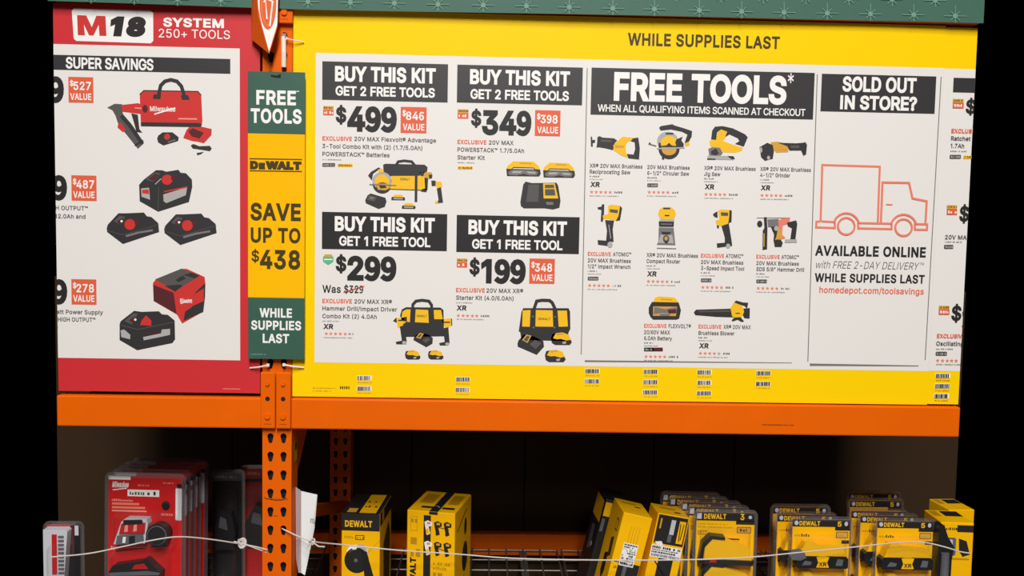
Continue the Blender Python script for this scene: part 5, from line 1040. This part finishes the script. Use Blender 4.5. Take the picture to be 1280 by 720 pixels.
def pack_yellow(label, tl, Y, w, yaw, group, kind='three', tilt=0.0):
    loc, h = sit(tl, Y, w)
    r = tag(empty('battery_pack', loc, (tilt, 0, yaw)), label, 'blister pack', group)
    if kind == 'three':
        card(r, w, h, 'carton_yellow', [('heading_band', three_card), ('small_print', three_small)])
        for zz in (h-.14, h-.225):
            b = MB(); s = .15; f = lambda pts: [(px_*s-.0, zz+pz*s) for px_, pz in pts]
            pr(b, 'plastic_yellow', f([(-.48, .02), (.5, .0), (.5, .2), (.42, .3), (-.05, .42), (-.3, .44), (-.44, .3)]), -.003, -.03)
            pr(b, 'plastic_black', f([(-.56, -.04), (-.48, -.06), (-.46, .28), (-.3, .46), (-.05, .44), (-.05, .49), (-.34, .52), (-.5, .36)]), -.003, -.034)
            pr(b, 'plastic_black', f([(-.5, -.06), (.52, -.08), (.54, .02), (-.48, .04)]), -.003, -.036)
            pr(b, 'plastic_red', f([(-.36, -.02), (-.22, -.02), (-.22, .03), (-.34, .03)]), -.036, -.037)
            b.build('battery', r)
    else:
        def head(b, p):
            p.rect(b, CB, 0, 0, 100, 13, 1); p.rect(b, CB, 74, 12, 100, 19, 1); p.text(b, 'ink_yellow', 'DEWALT', 12, 11, 48, 8, .05, 2); p.circ(b, 'sticker_grey', 7, 6.5, 3.5, 4, 2); p.text(b, 'ink_yellow', '5', 78, 12, 85, 9, .04, 2); p.circ(b, 'sticker_grey', 93, 7, 3, 4, 2)
        def small(b, p):
            p.micro(b, 'ink_olive', 4, 14, 30, 4, 1); p.micro(b, 'ink_brown', 16, 28, 30.5, 5, 1); p.rrect(b, 'ink_brown', 76, 21, 97, 32, 1, 1); p.rrect(b, 'ink_gold', 77, 22, 96, 31, 1, 2); p.rect(b, CB, 86, 36, 99, 42, 1); p.circ(b, 'ink_brown', 5, 83, 2, 2, 1); p.circ(b, 'ink_brown', 92, 83, 2, 2, 1); p.line(b, 'ink_brown', 2, [(12, 81), (60, 81)], 1)
        card(r, w, h, 'carton_yellow', [('heading_band', head), ('small_print', small)])
        b = MB(); battery(b, -.006, h-.137, .148); b.build('battery', r)
        b = MB(); battery(b, -.006, h-.235, .148); b.build('battery', r)
    shell(r, w, h, .038)
    return r, loc, h
gA = 'yellow three-amp battery packs'; gB = 'yellow battery packs at the right end'
def row(first, label, offs, group):
    """more packs of the same kind standing behind the first"""
    r, loc, h = first
    for (dx, dy, rz, lab) in offs:
        copy_tree(r, loc+Vector((dx, dy, 0)), (r.rotation_euler[0], 0, r.rotation_euler[2]+rz), lab, group)
p3 = pack_yellow('clear yellow battery pack marked 3, front of its row beside the leaning cartons', (871, 640), .24, .178, math.radians(-2), gA)
row(p3, '', [(-.012, .045, .0, 'yellow battery pack directly behind the pack marked 3'), (-.024, .09, .0, 'yellow battery pack, third in the row behind the pack marked 3'), (-.052, .135, .0, 'yellow battery pack, fourth in the row behind the pack marked 3'), (-.066, .18, .0, 'yellow battery pack, last in the row behind the pack marked 3')], gA)
p5 = pack_yellow('yellow battery pack with a grey clip, front pack right of the pack marked 3', (991, 649), .22, .176, math.radians(-1), gB, 'five')
row(p5, '', [(-.031, .045, .0, 'yellow battery pack peeping out left behind the pack with the grey clip'), (-.02, .12, .02, 'dim yellow battery pack farthest back behind the pack with the grey clip')], gB)
b = MB(); hh5 = p5[2]
pr(b, 'plastic_grey', [(-.11, hh5-.095), (-.1, hh5-.08), (-.08, hh5-.076), (-.062, hh5-.088), (-.058, hh5-.104), (-.074, hh5-.112), (-.098, hh5-.11)], -.039, -.044)
b.build('belt_clip', p5[0], bevel=.002)
p6 = pack_yellow('clear yellow battery pack under the highest bend of the cord at right', (1097, 651), .22, .172, math.radians(-1), gB, 'six')
row(p6, '', [(-.031, .047, .0, 'yellow battery pack just left behind the one under the cord bend'), (-.041, .09, .0, 'yellow battery pack second behind the one under the cord bend'), (.0, .2, .03, 'yellow battery pack third behind the one under the cord bend'), (.03, .28, .04, 'yellow battery pack at the very back, behind the one under the cord bend')], gB)
# far right: a carton leaning left and a bagged black tool beside it
def j_front(b, p): p.rect(b, CB, 50, 8, 99, 30, 1); p.micro(b, 'ink_brown', 6, 46, 24, 8, 1); p.rrect(b, 'plastic_grey', 20, 48, 48, 105, 6, 1); p.rrect(b, 'sticker_grey', 25, 54, 38, 98, 4, 2); p.poly(b, CB, [(56, 50), (80, 58), (92, 100), (70, 108), (58, 90)], 1); p.rect(b, 'ink_olive', 6, 112, 90, 118, 1)
def j_top(b, p): p.rect(b, CB, 40, 10, 95, 60, 1); p.rect(b, 'ink_olive', 6, 10, 30, 60, 1)
q0 = P(1176, 653, .26)
carton('tool_carton', .10, .12, q0.z-DECK-.004, 'yellow and black carton at the right end, next to the last clear packs', 'carton', (q0.x+.053, q0.y, DECK+.004), (0, 0, math.radians(-4)), g_cart, [('front', 'front_print', j_front), ('top', 'top_print', j_top)])
q0 = P(1186, 637, .5)
carton('tool_carton', .09, .12, q0.z-DECK-.004, 'dim yellow carton at the right end, behind the front yellow carton', 'carton', (q0.x+.045, q0.y, DECK+.004), (0, 0, math.radians(3)), g_cart, [('top', 'top_print', j_top)])
# black hanging tool hooked between the clear packs and the end carton
bt = tag(empty('tool_pack', P(1170, 700, .2)), 'small black tool in clear wrap between the last clear pack and the end carton', 'tool pack'); bt.location.z = DECK+.004; bt.location.x += .016
b = MB(); zt = P(1170, 654, .2).z-DECK-.004
pr(b, 'plastic_black', [(-.022, 0), (.022, 0), (.024, zt*.72), (.03, zt*.82), (.01, zt*.9), (-.004, zt), (-.016, zt), (-.02, zt*.9), (-.018, zt*.6)], -.015, .02); b.build('tool_body', bt, bevel=.004)
b = MB(); b.tube('plastic_grey', [(.0, -.02, zt*.55), (.0, -.02, zt*.78)], .012, 12); b.build('chuck', bt)

# ------------------------------------------------------------------ red packs on the left shelf
gR = 'red battery starter packs'
def red_head(b, p):
    p.rect(b, 'ink_white', 0, 0, 30, 5, 1); p.text(b, 'ink_white', 'Milwaukee', 5, 15.5, 27, 8, .05, 2, shear=.15); p.line(b, 'ink_white', 1.3, [(6, 19), (25, 16.5)], 2)
    p.rect(b, 'ink_white', 26, 18, 69, 27, 1); p.micro(b, 'ink_mid', 29, 52, 25, 4, 2); p.micro(b, 'ink_dark', 53, 66, 25, 5, 2)
    p.micro(b, 'ink_pink', 5, 32, 34, 3, 1); p.rect(b, 'ink_salmon', 5, 36, 42, 39, 1); p.rect(b, 'ink_salmon', 5, 41, 50, 44, 1); p.rect(b, 'ink_pink', 5, 46, 52, 48, 1)
    p.micro(b, 'ink_pink', 74, 90, 9, 2, 1); p.micro(b, 'ink_pink', 40, 54, 13, 2, 1)
def red_small(b, p):
    p.circ(b, 'ink_maroon', 78, 38, 6, 6, 1); p.circ(b, 'plastic_black', 78, 40, 5, 5, 2); p.micro(b, 'ink_pink', 72, 86, 52, 3, 1)
    p.micro(b, 'ink_pink', 4, 14, 100, 5, 1); p.line(b, 'ink_maroon', 2, [(10, 102), (80, 92)], 1)
def red_strip(b, p):
    p.rrect(b, 'sticker_grey', 91, 14, 100, 58, 2, 2); p.rrect(b, 'paper_white', 91.5, 15, 94.5, 57, 1, 3); p.rect(b, 'plastic_black', 93, 9, 104, 15, 2)
rw = .225
loc, rh = sit((131, 597), .25, rw)
rp = tag(empty('starter_pack', loc, (math.radians(-2), 0, math.radians(-3))), 'red clear-shelled starter pack with battery and round charger, front of its row', 'blister pack', gR)
card(rp, rw, rh, 'card_red', [('heading_print', red_head), ('small_print', red_small), ('silver_strip', red_strip)])
u = rw/100
X = lambda x: -rw/2+x*u
Z = lambda y: rh-y*u
def cpts(pts): return [(X(x), Z(y)) for x, y in pts]
b = MB(); pr(b, 'sticker_grey', cpts([(14, 88), (24, 58), (30, 53), (58, 53), (60, 60), (56, 86)]), -.002, -.03)
pr(b, 'plastic_red', cpts([(25, 60), (57, 58), (56, 72), (22, 74)]), -.03, -.034); pr(b, 'plastic_black', cpts([(28, 55), (52, 54), (54, 59), (28, 61)]), -.03, -.036)
pr(b, 'plastic_grey', cpts([(20, 76), (54, 73), (55, 84), (18, 88)]), -.03, -.036); pr(b, 'ink_white', cpts([(28, 77), (32, 77), (31, 85), (27, 85)]), -.036, -.0365); pr(b, 'plastic_black', cpts([(36, 76), (44, 75), (44, 85), (36, 86)]), -.036, -.0366)
pr(b, 'ink_pink', cpts([(30, 62), (34, 61), (34, 70), (29, 71)]), -.034, -.0345); pr(b, 'ink_pink', cpts([(42, 61), (46, 60), (46, 69), (41, 70)]), -.034, -.0345)
b.build('charger', rp, bevel=.002)
b = MB(); cx, cz = X(73), Z(74); rad = 15*u
b.tube('plastic_black', [(cx, -.002, cz), (cx, -.034, cz)], rad, 28); b.tube('plastic_grey', [(cx, -.034, cz), (cx, -.036, cz)], rad*.86, 28); b.tube('plastic_black', [(cx, -.036, cz), (cx, -.0385, cz)], rad*.78, 28)
b.build('round_cap', rp)
b = MB(); pr(b, 'plastic_black', cpts([(8, 126), (14, 116), (50, 110), (58, 106), (78, 124), (76, 160), (12, 160)]), -.002, -.034)
pr(b, 'plastic_grey', cpts([(8, 126), (60, 122), (78, 124), (76, 127), (10, 130)]), -.034, -.0355); pr(b, 'plastic_red', cpts([(40, 120), (44, 114), (56, 112), (62, 119)]), -.034, -.037); pr(b, 'sticker_grey', cpts([(16, 136), (58, 134), (56, 150), (18, 152)]), -.034, -.0346); pr(b, 'card_red', cpts([(30, 138), (42, 137), (41, 144), (29, 145)]), -.0346, -.035)
b.build('battery', rp, bevel=.002)
shell(rp, rw, rh, .05, .011, [(-rw/2+.02, rh-95*u, rw/2-.012, rh-48*u, .0395), (-rw/2+.012, .02, rw/2-.03, rh-100*u, .0395)])
for dx, dy, rz, lab in ((.0, .042, .0, 'red starter pack second in the row, half hidden by the front red pack'), (.002, .084, .0, 'red starter pack third in the row behind the front red pack'), (.004, .126, .0, 'red starter pack fourth in the row behind the front red pack'), (.012, .168, .0, 'dim red starter pack at the back of the row')):
    copy_tree(rp, loc+Vector((dx, dy, 0)), (math.radians(-2), 0, math.radians(-3)+rz), lab, gR)
# dim packs deeper on the left shelf
for (tl, Y, w, lab) in (((266, 590), .62, .10, 'dim dark blister pack deep on the left shelf, right of the red packs'), ((303, 584), .66, .13, 'dim red pack deep on the left shelf, beside the orange post')):
    loc2, h2 = sit(tl, Y, w)
    r = tag(empty('tool_pack', loc2, (0, 0, math.radians(4))), lab, 'blister pack', 'packs deep on the left shelf')
    redk = 'dim red' in lab
    def hd(b, p):
        p.rect(b, 'plastic_red' if redk else 'plastic_grey', 0, 0, 100, 30, 1); p.micro(b, 'ink_pink' if redk else 'ink_light', 10, 80, 20, 8, 2); p.rect(b, 'plastic_black', 0, 30, 100, 40, 1)
    card(r, w, h2, 'card_red' if redk else 'plastic_black', [('heading_band', hd)])
    b = MB(); pr(b, 'plastic_black', [(-w*.35, h2*.35), (w*.3, h2*.35), (w*.36, h2*.5), (w*.2, h2*.66), (-w*.1, h2*.7), (-w*.36, h2*.55)], -.002, -.04); pr(b, 'plastic_grey', [(-w*.2, h2*.55), (w*.1, h2*.52), (w*.05, h2*.62), (-w*.15, h2*.64)], -.04, -.043)
    b.build('tool', r, bevel=.003); shell(r, w, h2, .05)
# pack at the left edge
w = .10; loc2, h2 = sit((58, 655), .22, w)
r = tag(empty('tool_pack', loc2, (0, 0, math.radians(2))), 'dark blister pack with silver front at the left end, beside the red packs', 'blister pack')
def lh(b, p):
    p.rect(b, 'plastic_red', 0, 0, 72, 60, 1); p.rect(b, 'plastic_black', 70, 0, 100, 100, 1); p.rect(b, 'sticker_grey', 82, 4, 93, 34, 2); p.rect(b, 'ink_maroon', 72, 10, 80, 90, 2)
card(r, w, h2, 'plastic_black', [('heading_band', lh)])
b = MB(); pr(b, 'sticker_grey', [(-.045, h2*.3), (.006, h2*.3), (.024, h2-.012), (.018, h2-.006), (-.045, h2-.006)], -.002, -.03); pr(b, 'plastic_red', [(-.02, h2*.6), (-.006, h2*.6), (-.006, h2-.02), (-.02, h2-.02)], -.03, -.032)
for k in range(10): pr(b, 'plastic_grey', [(-.002, h2-.03-k*.012), (.014, h2-.03-k*.012), (.014, h2-.024-k*.012), (-.002, h2-.024-k*.012)], -.03, -.033)
b.build('silver_case', r, bevel=.002); shell(r, w, h2, .05)
